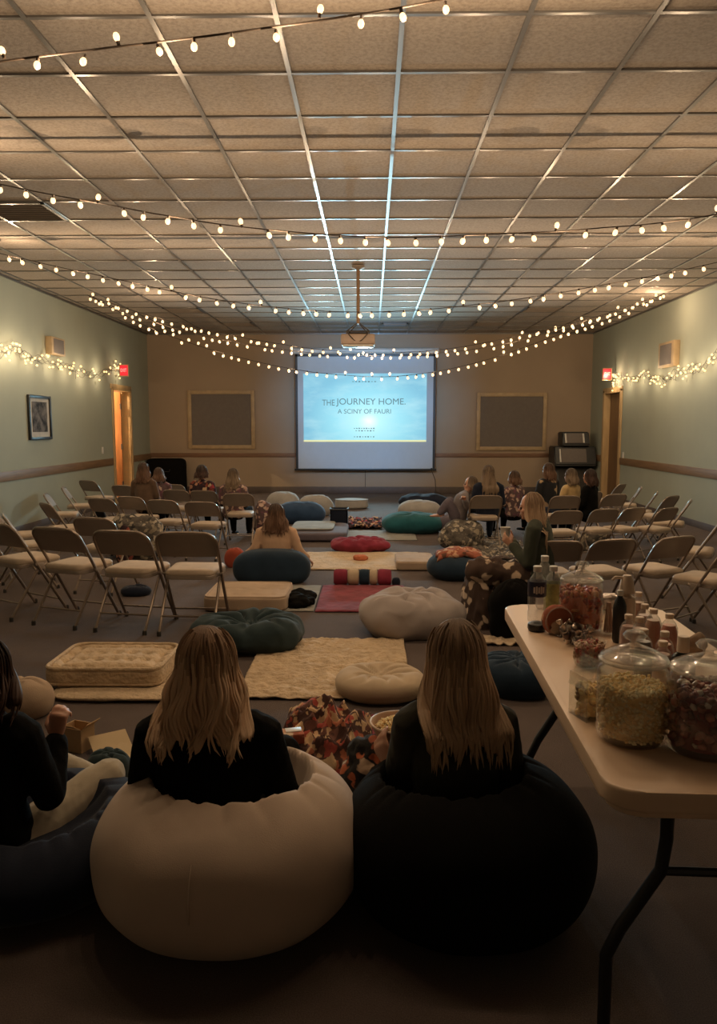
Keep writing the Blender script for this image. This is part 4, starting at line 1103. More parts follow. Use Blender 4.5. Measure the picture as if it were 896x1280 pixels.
    uvl = bm.loops.layers.uv.new('UVMap')
    for f in bm.faces:
        for l in f.loops: l[uvl].uv = uvm[l.vert]
    me = bpy.data.meshes.new('hair'); bm.to_mesh(me); bm.free(); me.shade_smooth(); return me

def person(label, base, yaw, head_top, seat, top, pants, hair, hlen, vox=.009, J=None, lean=.0, hyaw=0, hpitch=0, wide=1.0, locks=40, hflare=0, hwave=.008, tdisp=.006, hcurl=40, sleeves=True, backpush=.12, long_top=0, shoes=True, name='person', hands_d=None, hvol=1.0, s=None, glasses=False):
    base = Vector(base); s = s or (head_top-seat)/.87
    Rz = Matrix.Rotation(R(yaw), 3, 'Z')
    def L_(x, y, z): return Rz @ (Vector((x*wide, y+lean*(z/.6)**1.2 if z > 0 else y, z))*s)+Vector((0, 0, seat))
    j = dict(pelvis=L_(0, 0, .1), waist=L_(0, -.015, .26), chest=L_(0, 0, .43), neck=L_(0, .0, .6), head=L_(0, .02, .75),
             sl=L_(-.17, 0, .535), sr=L_(.17, 0, .535), el=L_(-.225, .03, .29), er=L_(.225, .03, .29), wl=L_(-.13, .25, .2), wr=L_(.13, .25, .2),
             hl=L_(-.09, .02, .09), hr=L_(.09, .02, .09), kl=L_(-.14, .42, .12), kr=L_(.14, .42, .12), al=L_(-.13, .44, max(.08-seat, -.36)/s if seat > .2 else .05), ar=L_(.13, .44, max(.08-seat, -.36)/s if seat > .2 else .05))
    for k, v in (J or {}).items(): j[k] = Vector(v)-base
    rt = tag(empty(name, base), label, 'person')
    sd = (j['sr']-j['sl']).normalized(); fw = Vector((-sd.y, sd.x, 0)).normalized()
    W_ = s*wide
    def torso(b_, g):
        # g: growth of the garment
        b_.loft([(j['pelvis']-Vector((0, 0, .03*s)), .155*W_+g, .115*s+g), (j['pelvis'], .16*W_+g, .12*s+g), (j['waist'], .128*W_+g, .095*s+g), (j['chest'], .152*W_+g, .11*s+g),
                 (j['chest'].lerp(j['neck'], .55), .15*W_+g, .092*s+g), (j['chest'].lerp(j['neck'], .82), .1*W_+g, .07*s+g), (j['neck'], .055*s+g*.6, .052*s+g*.6)], sd, 20)
    def arm(b_, a, e, w, g, end=1.0):
        w2 = e.lerp(w, end)
        b_.loft([(a-(a-j['neck'])*.25, .052*s+g, .052*s+g), (a, .055*s+g, .055*s+g), (a.lerp(e, .5), .045*s+g, .045*s+g), (e, .04*s+g, .04*s+g)], fw, 12)
        b_.loft([(e, .04*s+g, .04*s+g), (e.lerp(w2, .35), .038*s+g, .038*s+g), (w2, (.027 if g == 0 else .03)*s+g, (.024 if g == 0 else .03)*s+g)], fw, 12)
    def leg(b_, h_, k_, a_, g, end=1.0):
        b_.loft([(h_, .085*s+g, .085*s+g), (h_.lerp(k_, .5), .074*s+g, .074*s+g), (k_, .056*s+g, .056*s+g)], sd, 14)
        a2 = k_.lerp(a_, end)
        b_.loft([(k_, .056*s+g, .056*s+g), (k_.lerp(a2, .35), .054*s+g, .054*s+g), (a2, .036*s+g, .036*s+g)], sd, 14)
    HM = Matrix.Translation(j['head']) @ (Matrix.Rotation(R(yaw+hyaw), 4, 'Z')) @ Matrix.Rotation(R(hpitch), 4, 'X') @ Matrix.Scale(s if s > .8 else s*.5+.4, 4)
    H = lambda *p: HM @ Vector(p)
    R3 = HM.to_3x3().normalized(); hs = HM.to_scale()[0]
    # body
    b_ = MB(); torso(b_, -.002); arm(b_, j['sl'], j['el'], j['wl'], 0); arm(b_, j['sr'], j['er'], j['wr'], 0)
    leg(b_, j['hl'], j['kl'], j['al'], 0); leg(b_, j['hr'], j['kr'], j['ar'], 0)
    for a_, k_ in ((j['al'], j['kl']), (j['ar'], j['kr'])):
        f_ = (Rz @ Vector((0, 1, 0)))
        b_.loft([(a_-f_*.03*s-Vector((0, 0, .025*s)), .028*s, .028*s), (a_+f_*.06*s-Vector((0, 0, .035*s)), .036*s, .022*s), (a_+f_*.14*s-Vector((0, 0, .04*s)), .034*s, .015*s)], sd, 10)
    b_.loft([(j['neck']-Vector((0, 0, .02*s)), .056*s, .055*s), (j['neck'].lerp(j['head'], .4), .052*hs, .052*hs), (H(0, -.01, -.03), .055*hs, .06*hs)], sd, 14)
    b_.ball(H(0, -.012, .03), hs, 3, (.076, .096, .1), R3)
    b_.ball(H(0, .032, -.035), hs, 3, (.058, .062, .068), R3); b_.ball(H(0, .07, -.08), hs, 2, (.024, .022, .02), R3)
    b_.ball(H(0, .072, .036), hs, 2, (.052, .018, .014), R3); b_.loft([(H(0, .085, .022), .008*hs, .008*hs), (H(0, .106, -.012), .013*hs, .011*hs)], sd, 8)
    b_.ball(H(0, .09, -.042), hs, 2, (.025, .011, .006), R3); b_.ball(H(0, .087, -.054), hs, 2, (.022, .011, .007), R3)
    for q in (-1, 1):
        b_.ball(H(q*.079, -.002, -.002), hs, 2, (.012, .021, .032), R3); b_.ball(H(q*.042, .062, -.02), hs, 2, (.024, .02, .022), R3)
    for q, wk, ek in ((-1, 'wl', 'el'), (1, 'wr', 'er')):
        d_ = (j[wk]-j[ek]).normalized(); pn = Vector((0, 0, -1)) if abs(d_.z) < .8 else Vector((-q*sd.x, -q*sd.y, 0)); cu = hcurl
        if hands_d and q in hands_d: d_, pn, cu = Vector(hands_d[q][0]), Vector(hands_d[q][1]), hands_d[q][2]
        hand(b_, j[wk], d_, pn, q, s, cu)
    me = fuse(b_, vox if vox < .007 else vox*.8, 2, .4); link('body', me, M['skin'], rt)
    for q in (-1, 1): MB().ball(H(q*.031, .082, .008), .0115*hs, 2).build('eye', M['eye'], rt)
    # clothes
    b_ = MB(); g = .018*max(s, .8); torso(b_, g)
    b_.loft([(j['pelvis']+Vector((0, 0, .01*s)), .165*W_+g*1.3, .125*s+g*1.3), (j['waist'], .14*W_+g, .108*s+g), (j['chest'], .155*W_+g, .112*s+g)], sd, 20)
    arm(b_, j['sl'], j['el'], j['wl'], g*.85, .93); arm(b_, j['sr'], j['er'], j['wr'], g*.85, .93)
    me = fuse(b_, vox*1.2, 4, .5, tdisp*s, 11, len(label)); link('sweater', me, top, rt)
    b_ = MB(); b_.loft([(j['pelvis']-Vector((0, 0, .035*s)), .16*W_+.012, .12*s+.012), (j['pelvis'], .16*W_+.012, .12*s+.012), (j['pelvis'].lerp(j['waist'], .4), .145*W_+.01, .11*s+.01)], sd, 18)
    leg(b_, j['hl'], j['kl'], j['al'], .012, .95); leg(b_, j['hr'], j['kr'], j['ar'], .012, .95)
    me = fuse(b_, vox*1.3, 3, .5, tdisp*s*.8, 12, 3); link('trousers', me, pants, rt)
    if shoes:
        f_ = (Rz @ Vector((0, 1, 0)))
        for a_ in (j['al'], j['ar']):
            sb = MB(); sb.loft([(a_-f_*.035*s-Vector((0, 0, .03*s)), .036*s, .034*s), (a_+f_*.06*s-Vector((0, 0, .04*s)), .044*s, .028*s), (a_+f_*.15*s-Vector((0, 0, .045*s)), .04*s, .022*s)], sd, 14)
            sb.build('shoe', M['black'], rt, smooth=179)
    me = hair_mesh(HM, hlen, len(label)*1.37, locks=locks, flare=hflare, wave=hwave, nphi=110 if vox < .008 else 60, backpush=backpush, vol=hvol)
    link('hair', me, hair, rt)
    if glasses:
        gb = MB()
        for q in (-1, 1): gb.tube([H(q*.033+.018*math.cos(k*.7), .1, .008+.015*math.sin(k*.7)) for k in range(9)], .0016, 5).tube([H(q*.05, .098, .01), H(q*.085, .0, .012)], .0016, 5)
        gb.build('glasses', M['rubber'], rt)
    return rt

KHAKI = fabric('pale_khaki_cloth', (.42, .36, .27), .06, 240, .15)
BROWN = fabric('brown_knit', (.12, .075, .05)); PEACH = fabric('peach_knit', (.55, .36, .24), .08, 160)
YEL = fabric('ochre_knit', (.48, .33, .15)); GREYK = fabric('grey_knit', (.2, .17, .17))
# woman on the tan beanbag
b0 = (-.51, 2.3, 0); zt = GY(262, 791, 2.3).z
person('blonde long-haired woman in black seen from behind, sunk in the big tan beanbag', b0, 0, zt, .0, M['black'], M['black'], M['hair_blonde'], .25, .0065, wide=1.03, locks=90,
       hflare=.28, hwave=.016, hyaw=-4, backpush=.125,
       J=dict(el=(-.73, 2.32, zt-.55), er=(-.28, 2.34, zt-.55), wl=(-.6, 2.56, .2), wr=(-.3, 2.58, .2), kl=(-.62, 2.72, .3), kr=(-.33, 2.74, .26), al=(-.52, 2.95, .08), ar=(-.42, 3.0, .08)))
# woman with the popcorn bowl
zt = GY(572, 780, 2.42).z; b0 = (.275, 2.4, 0); bw = GY(500, 915, 2.62)
BOWL = Vector((bw.x, 2.64, bw.z))
person('woman with long brown-blonde hair in a dark olive sweater holding a popcorn bowl', b0, 6, zt, .0, M['olive'], M['black'], M['hair_long'], .31, .006, wide=.86, locks=90, hflare=.15, hwave=.008, hyaw=6, backpush=.12,
       J=dict(el=(.095, 2.47, zt-.56), wl=GY(490, 960, 2.5), er=(.47, 2.42, zt-.55), wr=(.33, 2.62, .25), kl=(.02, 2.68, .27), al=(.16, 2.9, .09), kr=(.45, 2.74, .22), ar=(.2, 2.96, .08)),
       hands_d={-1: ((-.35, .25, .6), (.35, .7, .3), 40), 1: ((-.6, .5, 0), (0, .3, -1), 40)})
# person at the left edge
zt = GY(10, 803, 2.35).z; b0 = (-1.24, 2.35, 0)
hp = GY(73, 900, 2.6)
person('dark-haired person at the left edge in black with pale trousers, one hand raised', b0, -8, zt, .02, M['black'], KHAKI, M['hair_dark'], .15, .006, wide=.86, locks=60, hflare=.15, hyaw=4,
       J=dict(er=GY(62, 995, 2.4), wr=GY(70, 922, 2.5), kr=GY(136, 968, 2.68), ar=GY(95, 1010, 2.95), kl=(-1.35, 2.75, .25), al=(-1.1, 2.9, .08)),
       hands_d={1: ((.1, .15, 1), (.2, 1, 0.1), 60)})
# bowl
t = tag(empty('popcorn_bowl', BOWL-Vector((0, 0, .06))), 'cream round bowl held by the woman in the olive sweater, full of popcorn', 'bowl')
MB().lathe([(0, -.008), (.045, -.008), (.05, 0), (.078, .03), (.096, .065), (.102, .085), (.106, .088), (.104, .092), (.098, .088), (.09, .065), (.07, .03), (.04, .006), (0, .004)], 40).build('body', plain('bowl_ceramic', (.48, .3, .2), .4), t)
MB().tube([(.105*math.cos(k*math.pi/20), .105*math.sin(k*math.pi/20), .089) for k in range(40)], .0042, 8, closed=True).build('rim', plain('bowl_rim', (.62, .46, .33), .35), t)
def kernels(name, label, c, rad, z0, z1, n, size, cols, top=None, seed=0, shape='pop'):
    """a heap nobody could count: many small pieces filling a round jar or bowl"""
    rnd = random.Random(seed); b_ = MB()
    for i in range(n):
        if top is None and rnd.random() < .62: r_ = rad*rnd.uniform(.9, 1); z = rnd.uniform(z0, z1)
        else: r_ = rad*math.sqrt(rnd.random()); z = z1+rnd.uniform(-.006, .006)
        if top is not None: r_ = rad*math.sqrt(rnd.random()); z = z0+(z1-z0)*(1-(r_/rad)**2)+rnd.uniform(-.006, .004)
        a = rnd.uniform(0, 2*math.pi); p = Vector((r_*math.cos(a), r_*math.sin(a), z)); mi = rnd.randrange(len(cols)); b_.cur = mi
        if shape == 'pop':
            for k in range(3): b_.ball(p+Vector((rnd.uniform(-1, 1), rnd.uniform(-1, 1), rnd.uniform(-1, 1)))*size*.5, size*rnd.uniform(.45, .7), 1)
        else:
            b_.ball(p, size, 1, (rnd.uniform(.6, 1.3), rnd.uniform(.6, 1.2), rnd.uniform(.4, .9)), Euler((rnd.uniform(0, 3), rnd.uniform(0, 3), 0)).to_matrix())
    b_.cur = 0
    me = b_.mesh(name, 60)
    for m_ in cols: me.materials.append(m_)
    o = link(name, me, None, None, c)
    if top is None:
        co_ = MB().lathe([(0, z0-.004), (rad*.88, z0), (rad*.93, z0+.02), (rad*.93, z1-.004), (0, z1)], 24).build(name, cols[0], None, c)
        co_.parent = o; co_.matrix_parent_inverse = Matrix.Identity(4); co_.location = (0, 0, 0); co_.name = 'lower_layer'
    return tag(o, label, name.replace('_', ' '), None, 'stuff')
POP = [plain('popcorn_yellow', (1, .7, .34), .7, 0, .1, 90), plain('popcorn_cream', (1, .78, .45), .7, 0, .1, 90), plain('popcorn_pale', (1, .85, .55), .7, 0, .1, 90)]
kernels('popcorn', 'popcorn heaped in the cream bowl', BOWL-Vector((0, 0, .06)), .088, .07, .1, 260, .0075, POP, top=1, seed=3)
# spotted dark blanket over the left leg of the bowl woman
b_ = MB()
kk = [(.16, 2.56, .17), (.02, 2.68, .26), (-.03, 2.71, .27), (.0, 2.72, .2), (.06, 2.66, .1), (.12, 2.55, .06)]
b_.loft([(Vector(kk[0]), .12, .1), (Vector(kk[1]), .1, .095), (Vector((-.015, 2.7, .265)), .085, .08)], (1, 0, 0), 18)
b_.loft([(Vector((0, 2.7, .26)), .09, .085), (Vector((.0, 2.66, .16)), .12, .1), (Vector((.04, 2.6, .05)), .15, .12)], (1, 0, 0), 18)
me = fuse(b_, .01, 3, .5, .022, 13, 5, (1, 1, 1)); tag(link('blanket', me, Mt['dots'], None, (0, 0, 0)), 'dark fleece with orange and cream dots over the knee of the woman with the popcorn', 'blanket')
p = GY(466, 995, 2.58)
me = soft(.07, .05, .07, 2.2, 12, .008, 20, 1, None, 4); tag(link('sock', me, Mt['beige'], None, (p.x, 2.53, p.z-.04)), 'pale sock tip showing below the dotted fleece', 'sock')

# woman in peach behind the navy beanbag
X, Y, w_, d_, h_ = nsofa; Yp = Y+.34; zt = GY(350, 632, Yp).z
pc_ = GY(346, 700, Yp)
person('brown-haired woman in a peach top sitting on the floor behind the navy beanbag', (pc_.x, Yp, 0), 0, zt, 0, PEACH, M['denim'], M['hair_brown'], .21, wide=1.15, locks=40, hyaw=-3, hflare=.25, hvol=1.08,
       J=dict(wl=(pc_.x-.3, Yp+.05, .2), el=(pc_.x-.21, Yp-.03, .27), er=(pc_.x+.22, Yp-.03, .25), wr=(pc_.x+.3, Yp-.0, .17)))
# the woman draped in the spotted blanket, facing left
Yw = 5.55; zt = GY(664, 616, Yw).z; pc_ = GY(672, 700, Yw)
hd = GY(664, 634, Yw-.02); hnd = GY(634, 674, Yw+.1)
person('long-haired woman in profile on the right, dark green top, hands raised over a spotted blanket', (pc_.x, Yw, 0), 62, zt, .3, fabric('dark_green_knit', (.05, .055, .04), .3), M['black'], M['hair_long'], .32, .0075, wide=.95, locks=60, hyaw=8, hpitch=-8, s=.82,
       J=dict(head=(hd.x, Yw, zt-.11), wl=(hnd.x+.02, Yw+.0, hnd.z-.03), wr=(hnd.x+.05, Yw+.16, hnd.z-.03), el=GY(660, 704, Yw-.12), er=GY(655, 704, Yw+.2), kl=GY(606, 708, Yw+.05), kr=GY(612, 705, Yw+.25), al=GY(600, 775, Yw-.02), ar=GY(606, 770, Yw+.22)),
       hands_d={-1: ((-.7, .3, .6), (.3, .6, .3), 40), 1: ((-.7, .1, .6), (.3, -.6, .3), 40)})
o = MB().lathe([(0, 0), (.03, 0), (.038, .07), (.04, .072), (.036, .07), (.029, .005), (0, .005)], 20).build('cup', M['white_plastic'], None, (hnd.x-.02, Yw+.08, hnd.z+.02))
tag(o, 'white cup held up by the woman in profile', 'cup')
b_ = MB(); k1, k2 = GY(596, 712, Yw-.02), GY(606, 712, Yw+.24); lap = GY(664, 722, Yw-.02)
for a_, c_ in ((lap, k1), (lap+Vector((0, .2, 0)), k2)):
    b_.loft([(a_, .12, .1), (a_.lerp(c_, .6), .12, .1), (c_, .1, .09)], (0, 1, 0), 16)
b_.loft([((k1+k2)/2+Vector((0, 0, .0)), .2, .09), ((k1+k2)/2+Vector((-.02, 0, -.15)), .21, .11), ((k1+k2)/2+Vector((.02, -.03, -.38)), .23, .15)], (0, 1, 0), 18)
me = fuse(b_, .014, 3, .5, .03, 9, 5, (1, 1, .4))
zmin = min(v.co.z for v in me.vertices)
for v in me.vertices: v.co.z = max(v.co.z, .004)
tag(link('blanket', me, Mt['spotted']), 'brown fleece with cream spots over the lap and legs of the woman in profile', 'blanket')
X, Y, w_, d_, h_ = ext_round(606, 668, 798, 722, .6)
bag('jacket', 'black jacket hanging down beside the spotted fleece', 'clothing', M['black'], (X, Y-.05, w_, .3, h_), 1, 0, .05, 5, 30, 41, freq=4)
# person rows at the back
def back_person(label, px, pyt, Y, yaw, top, pants, hair, hlen, seat=.32, **k):
    zt = GY(px, pyt, Y).z; c = GY(px, pyt, Y); seat = min(seat, zt-.87*.72)
    return person(label, (c.x, Y, 0), yaw, zt, seat, top, pants, hair, hlen, vox=.012, s=(zt-seat)/.87, locks=24, tdisp=.008,
                  J=k.pop('J', None), **k)
back_person('light-brown-haired person in brown by the open left door', 179, 580, 10.1, -8, BROWN, M['black'], M['hair_brown'], .2, hvol=1.05)
back_person('person in a pale floral top leaning in beside the brown-clad one at the left', 198, 586, 10.45, 18, Mt['floral_pink'], M['black'], M['hair_brown'], .12)
back_person('short dark-haired person in a red floral top on the left', 252, 583, 10.2, -18, Mt['floral_red'], M['black'], M['hair_dark'], .1, glasses=True, wide=1.1, hvol=1.05)
back_person('person with long ash-blonde hair in a dark floral top, rightmost on the left side', 291, 587, 9.75, -8, Mt['floral_pink'], M['black'], M['hair_ash'], .2, wide=1.1)
back_person('person in black with long blonde hair, leftmost on the right side', 611, 583, 9.35, 6, M['denim'], M['denim'], M['hair_ash'], .3, wide=1.1)
back_person('short-haired person in a pink floral top on the right, looking left', 643, 590, 10.2, 30, Mt['floral_pink'], M['black'], M['hair_brown'], .11)
back_person('brown-haired person in black with a cream print on the right', 686, 580, 10.3, 35, Mt['floral_blk'], M['black'], M['hair_brown'], .16, wide=1.1)
back_person('person in an ochre top with light brown hair on the right', 714, 587, 9.75, 40, YEL, M['denim'], M['hair_ash'], .14)
back_person('dark-haired person in black with face turned left, nearest the dark door', 738, 588, 9.55, 48, M['black'], M['black'], M['hair_dark'], .14)
# reclining person in grey
Yr = 9.5; hd = GY(588, 606, Yr); pv = GY(572, 646, Yr)
person('person in grey reclining on a purple-grey beanbag with bare feet', (pv.x, Yr, 0), 80, hd.z+.05, .3, GREYK, Mt['purple'], M['hair_ash'], .1, vox=.012, s=.78, shoes=False, locks=10,
       J=dict(head=hd, neck=GY(583, 616, Yr), chest=GY(578, 625, Yr), waist=GY(575, 636, Yr), pelvis=pv, sl=GY(580, 620, Yr-.15), sr=GY(582, 620, Yr+.15), hl=GY(570, 646, Yr-.08), hr=GY(570, 646, Yr+.08),
              el=GY(584, 634, Yr-.2), wl=GY(581, 625, Yr-.3), er=GY(580, 634, Yr+.2), wr=GY(572, 634, Yr+.2), kl=GY(560, 628, Yr-.1), kr=GY(562, 626, Yr+.12), al=GY(549, 642, Yr-.12), ar=GY(552, 641, Yr+.12)))

# =====================================================================  TABLE WITH SNACKS
TZ = .74; TR = R(-2.2); TL, TW = 1.63, .62
tc_ = Vector((.82, 2.275, 0))
tb = tag(empty('folding_table', tc_, TR), 'long cream plastic folding table with rounded corners on the right', 'table')
MB().prism(rrect(TW, TL, .075, 8), TZ-.045, TZ, .008).build('tabletop', M['tabletop'], tb, smooth=35)
MB().prism(rrect(TW-.03, TL-.03, .06, 6), TZ-.06, TZ-.045, .002).build('rim_skirt', M['tabletop'], tb, smooth=35)
for sy in (-1, 1):
    y_ = sy*(TL/2-.26)
    for sx in (-1, 1):
        MB().tube([(sx*.1, y_, TZ-.05), (sx*.1, y_, .5), (sx*.11, y_, .42), (sx*.2, y_, .27), (sx*.23, y_, .2), (sx*.23, y_, .0)], .0155, 10).build('leg', M['blackplastic'], tb)
    MB().tube([(-.11, y_, .42), (.11, y_, .42)], .011, 8).build('crossbar', M['blackplastic'], tb)
    MB().tube([(-.1, y_, TZ-.14), (0, y_-sy*.1, TZ-.16), (0, y_-sy*.42, TZ-.055)], .008, 8).tube([(.1, y_, TZ-.14), (0, y_-sy*.1, TZ-.16)], .008, 8).build('brace', M['blackplastic'], tb)
def TT(px, py): return G(px, py, TZ)
CANDY_R = [plain('candy_orange', (.6, .15, .05), .4), plain('candy_red', (.4, .05, .03), .4), plain('candy_amber', (.55, .24, .08), .4)]
CANDY_D = [plain('candy_dark_red', (.25, .03, .03), .35), plain('candy_white', (.7, .6, .52), .35), plain('candy_brown', (.2, .07, .04), .4), plain('candy_pink', (.5, .2, .16), .35)]
CANDY_B = [plain('nut_brown', (.3, .13, .06), .5), plain('nut_red', (.35, .07, .04), .5), plain('nut_tan', (.45, .28, .14), .5)]
def jar(p, r, h, label):
    t = tag(empty('glass_jar', p), label, 'jar', None)
    k = h
    MB().lathe([(0, .0), (r*.82, .0), (r*.95, .006), (r, .02), (r, .62*k), (r*.96, .66*k), (r*.88, .69*k), (r*.88, .71*k), (r*.84, .71*k), (r*.84, .69*k), (r*.92, .655*k), (r*.955, .615*k), (r*.955, .022), (r*.9, .01), (0, .008)], 48).build('jar_body', M['glass'], t)
    l_ = MB().lathe([(0, .745*k), (r*.9, .72*k), (r*.98, .715*k), (r*.99, .735*k), (r*.9, .75*k), (r*.93, .765*k), (r*.6, .82*k), (r*.25, .86*k), (r*.14, .875*k), (r*.13, .9*k), (r*.3, .925*k), (r*.33, .95*k), (r*.24, .985*k), (0, k)], 40).build('lid', M['glass_lid'], t)
    MB().tube([(r*.93*math.cos(q*math.pi/24), r*.93*math.sin(q*math.pi/24), .728*k) for q in range(48)], .0035, 8, closed=True).build('lid_rim', M['glass_lid'], t)
    return t
JP = TT(800, 941); JP = Vector((JP.x+.005, JP.y+.079, TZ))
jar(JP, .08, .262, 'big lidded glass jar of popcorn, nearest the table corner')
kernels('popcorn', 'popcorn filling the nearest big glass jar', JP+Vector((0, 0, .004)), .0735, .012, .125, 900, .0068, POP, seed=5)
J2 = TT(893, 958); J2 = Vector((J2.x+.012, J2.y+.085, TZ))
jar(J2, .082, .258, 'big lidded glass jar of dark red and white sweets cut by the right edge')
kernels('sweets', 'dark red and white sweets filling the jar at the right edge', J2+Vector((0, 0, .004)), .072, .012, .135, 260, .013, CANDY_D, seed=6, shape='c')
J3 = TT(732, 793); J3 = Vector((J3.x, J3.y+.075, TZ))
jar(J3, .077, .25, 'big lidded glass jar of orange-red sweets at the far end of the table')
kernels('sweets', 'orange-red sweets filling the jar at the far end of the table', J3+Vector((0, 0, .004)), .068, .012, .135, 260, .0125, CANDY_R, seed=7, shape='c')
# water bottles
def bottle(p, r, h, label, body, cap, lab=None, liquid=None, cat='bottle', group=None, name='plastic_bottle', labz=(.4, .68)):
    t = tag(empty(name, p), label, cat, group)
    pr = [(0, .0), (r*.8, .0), (r, .012), (r, .2*h), (r*.93, .25*h), (r, .3*h), (r, .62*h), (r*.97, .7*h), (r*.75, .8*h), (r*.42, .87*h), (r*.4, .93*h), (0, .93*h)]
    MB().lathe(pr, 24).build('bottle_body', body, t)
    MB().lathe([(0, .9*h), (r*.47, .9*h), (r*.48, .99*h), (r*.42, h), (0, h)], 16).build('cap', cap, t)
    if lab: MB().lathe([(r*1.01, labz[0]*h), (r*1.03, labz[0]*h+.001), (r*1.03, labz[1]*h), (r*1.01, labz[1]*h)], 24).build('bottle_label', lab, t)
    if liquid: MB().lathe([(0, .004), (r*.9, .01), (r*.94, .05*h), (r*.94, .6*h), (r*.7, .76*h), (0, .76*h)], 20).build('drink', liquid, t)
    return t
LBL_BLUE = plain('blue_label', (.012, .016, .05), .4); LBL_GREEN = plain('green_label', (.3, .3, .1), .5, 0, .35, 40)
q = TT(673, 782)
wb = bottle(Vector((q.x, q.y+.04, TZ)), .033, .215, 'clear water bottle with a dark blue label at the far left table corner', M['pet'], M['white_plastic'], LBL_BLUE, labz=(.48, .74))
mk = MB()
for k_ in range(5): mk.box((.0345*math.sin(-.5+.25*k_), -.0345*math.cos(-.5+.25*k_), .13), (.006, .002, .022+.006*(k_ % 2)), Euler((0, 0, -.5+.25*k_)).to_matrix())
mk.build('label_print', M['white_plastic'], wb, smooth=0)
q = TT(681, 766); bottle(Vector((q.x+.01, q.y+.07, TZ)), .033, .215, 'clear water bottle standing behind the blue-labelled one', M['pet'], M['white_plastic'])
q = TT(694, 776); bottle(Vector((q.x, q.y+.05, TZ)), .033, .2, 'drink bottle with a dark and olive label beside the blue-labelled water bottle', M['pet'], M['white_plastic'], LBL_GREEN, labz=(.14, .68))
# black puck and round biscuit pack
q = TT(672, 790); tag(MB().lathe([(0, 0), (.028, 0), (.033, .01), (.031, .026), (.02, .032), (0, .033)], 24).build('lid_tin', M['blackplastic'], None, (q.x, q.y+.02, TZ)), 'small round black tin in front of the water bottles', 'tin')
q = TT(698, 795)
t = tag(empty('biscuit_pack', (q.x, q.y+.03, TZ), R(10)), 'round orange clear-wrapped biscuit pack standing beside the black tin', 'snack')
MB().lathe([(0, -.02), (.045, -.022), (.053, -.012), (.054, 0), (.053, .012), (.045, .022), (0, .02)], 28, mtx=Matrix.Translation((0, 0, .05)) @ Matrix.Rotation(R(82), 4, 'X')).build('wrapper', Mt['rust'], t)
MB().tube([(.05*math.cos(k*math.pi/12), -.022, .05+.05*math.sin(k*math.pi/12)) for k in range(24)], .003, 6, closed=True).build('rim', M['pet'], t)
# foil-wrapped sweets pile: a dozen twisted wraps
FOIL = plain('silver_foil', (.5, .42, .36), .25, .7, .5, 60, 120, .6, .003); FOILD = plain('dark_foil', (.1, .07, .06), .3, .5, .5, 60)
rnd = random.Random(5)
wr0 = None
for k in range(16):
    q = TT(rnd.uniform(703, 735), rnd.uniform(797, 813)); z_ = TZ+.014+(.02 if k > 8 else 0)
    t = empty('wrapped_sweet', (q.x, q.y+.02, z_)) if k == 0 else None
    if k == 0:
        MB().ball((0, 0, 0), .016, 2, (1.2, .9, .85)).build('sweet', FOILD, t)
        for s_ in (-1, 1): MB().lathe([(.002, 0), (.006, .006), (.013, .018), (.012, .02), (.003, .01)], 10, mtx=Matrix.Translation((s_*.016, 0, 0)) @ Matrix.Rotation(R(90*s_), 4, 'Y')).build('twist', FOIL, t)
        bpy.context.view_layer.update(); note_kids(t); wr0 = t
    else: t = copy_tree(wr0)
    t.location = (q.x, q.y+.02, z_); t.rotation_euler = (rnd.uniform(-.6, .6), rnd.uniform(-.9, .9), rnd.uniform(0, 3))
    tag(t, 'small foil-twisted sweet in the pile left of the nut dish', 'sweet', 'foil-wrapped sweets in front of the orange sweets jar')
# low flared dish of nuts
q = TT(741, 838); q = Vector((q.x, q.y+.045, TZ))
t = tag(empty('glass_dish', q), 'low flared glass dish of brown sweets in the middle of the table', 'dish')
MB().lathe([(0, 0), (.036, 0), (.044, .008), (.05, .03), (.046, .062), (.054, .08), (.051, .08), (.043, .062), (.046, .03), (.04, .01), (0, .006)], 8).build('dish_body', M['glass'], t, smooth=20)
kernels('sweets', 'brown sweets filling the low flared glass dish', q, .041, .01, .068, 150, .0085, CANDY_B, seed=9, shape='c')
# square container with crackers
q = TT(742, 903); q = Vector((q.x+.005, q.y+.045, TZ))
t = tag(empty('square_jar', q, R(18)), 'square glass container of crackers with a tilted lid beside the popcorn jar', 'jar')
b_ = MB()
for s_ in (-1, 1): b_.box((s_*.038, 0, .055), (.003, .078, .11)); b_.box((0, s_*.038, .055), (.078, .003, .11))
b_.box((0, 0, .002), (.078, .078, .004)); b_.build('jar_body', M['glass'], t, smooth=0)
MB().box((-.03, -.01, .12), (.085, .075, .004), Euler((0, R(-62), 0)).to_matrix(), .001).build('lid', M['glass'], t, smooth=0)
kernels('crackers', 'small yellow crackers in the square glass container', q, .034, .008, .075, 120, .009, [POP[0], CANDY_B[2], POP[1]], seed=10, shape='c')
# tumbler of sticks
q = TT(763, 795); q = Vector((q.x, q.y+.03, TZ))
t = tag(empty('glass_tumbler', q), 'straight glass tumbler of thin brown sticks in front of the dark slim bottle', 'glass')
MB().lathe([(0, 0), (.027, 0), (.029, .005), (.031, .125), (.029, .125), (.027, .008), (0, .006)], 28).build('tumbler_body', M['glass'], t)
st0 = None
for k in range(9):
    a = k*2.4; o = MB().tube([(0, 0, 0), (0, 0, .105)], .0035, 6).build('bread_stick', CANDY_B[0], None) if k == 0 else st0.copy()
    if k == 0: st0 = o
    else: COL.objects.link(o)
    o.location = q+Vector((.014*math.cos(a), .014*math.sin(a), .008)); o.rotation_euler = (.09*math.sin(a), -.09*math.cos(a), 0)
    tag(o, 'thin brown stick standing in the glass tumbler', 'snack', 'brown sticks in the tumbler')
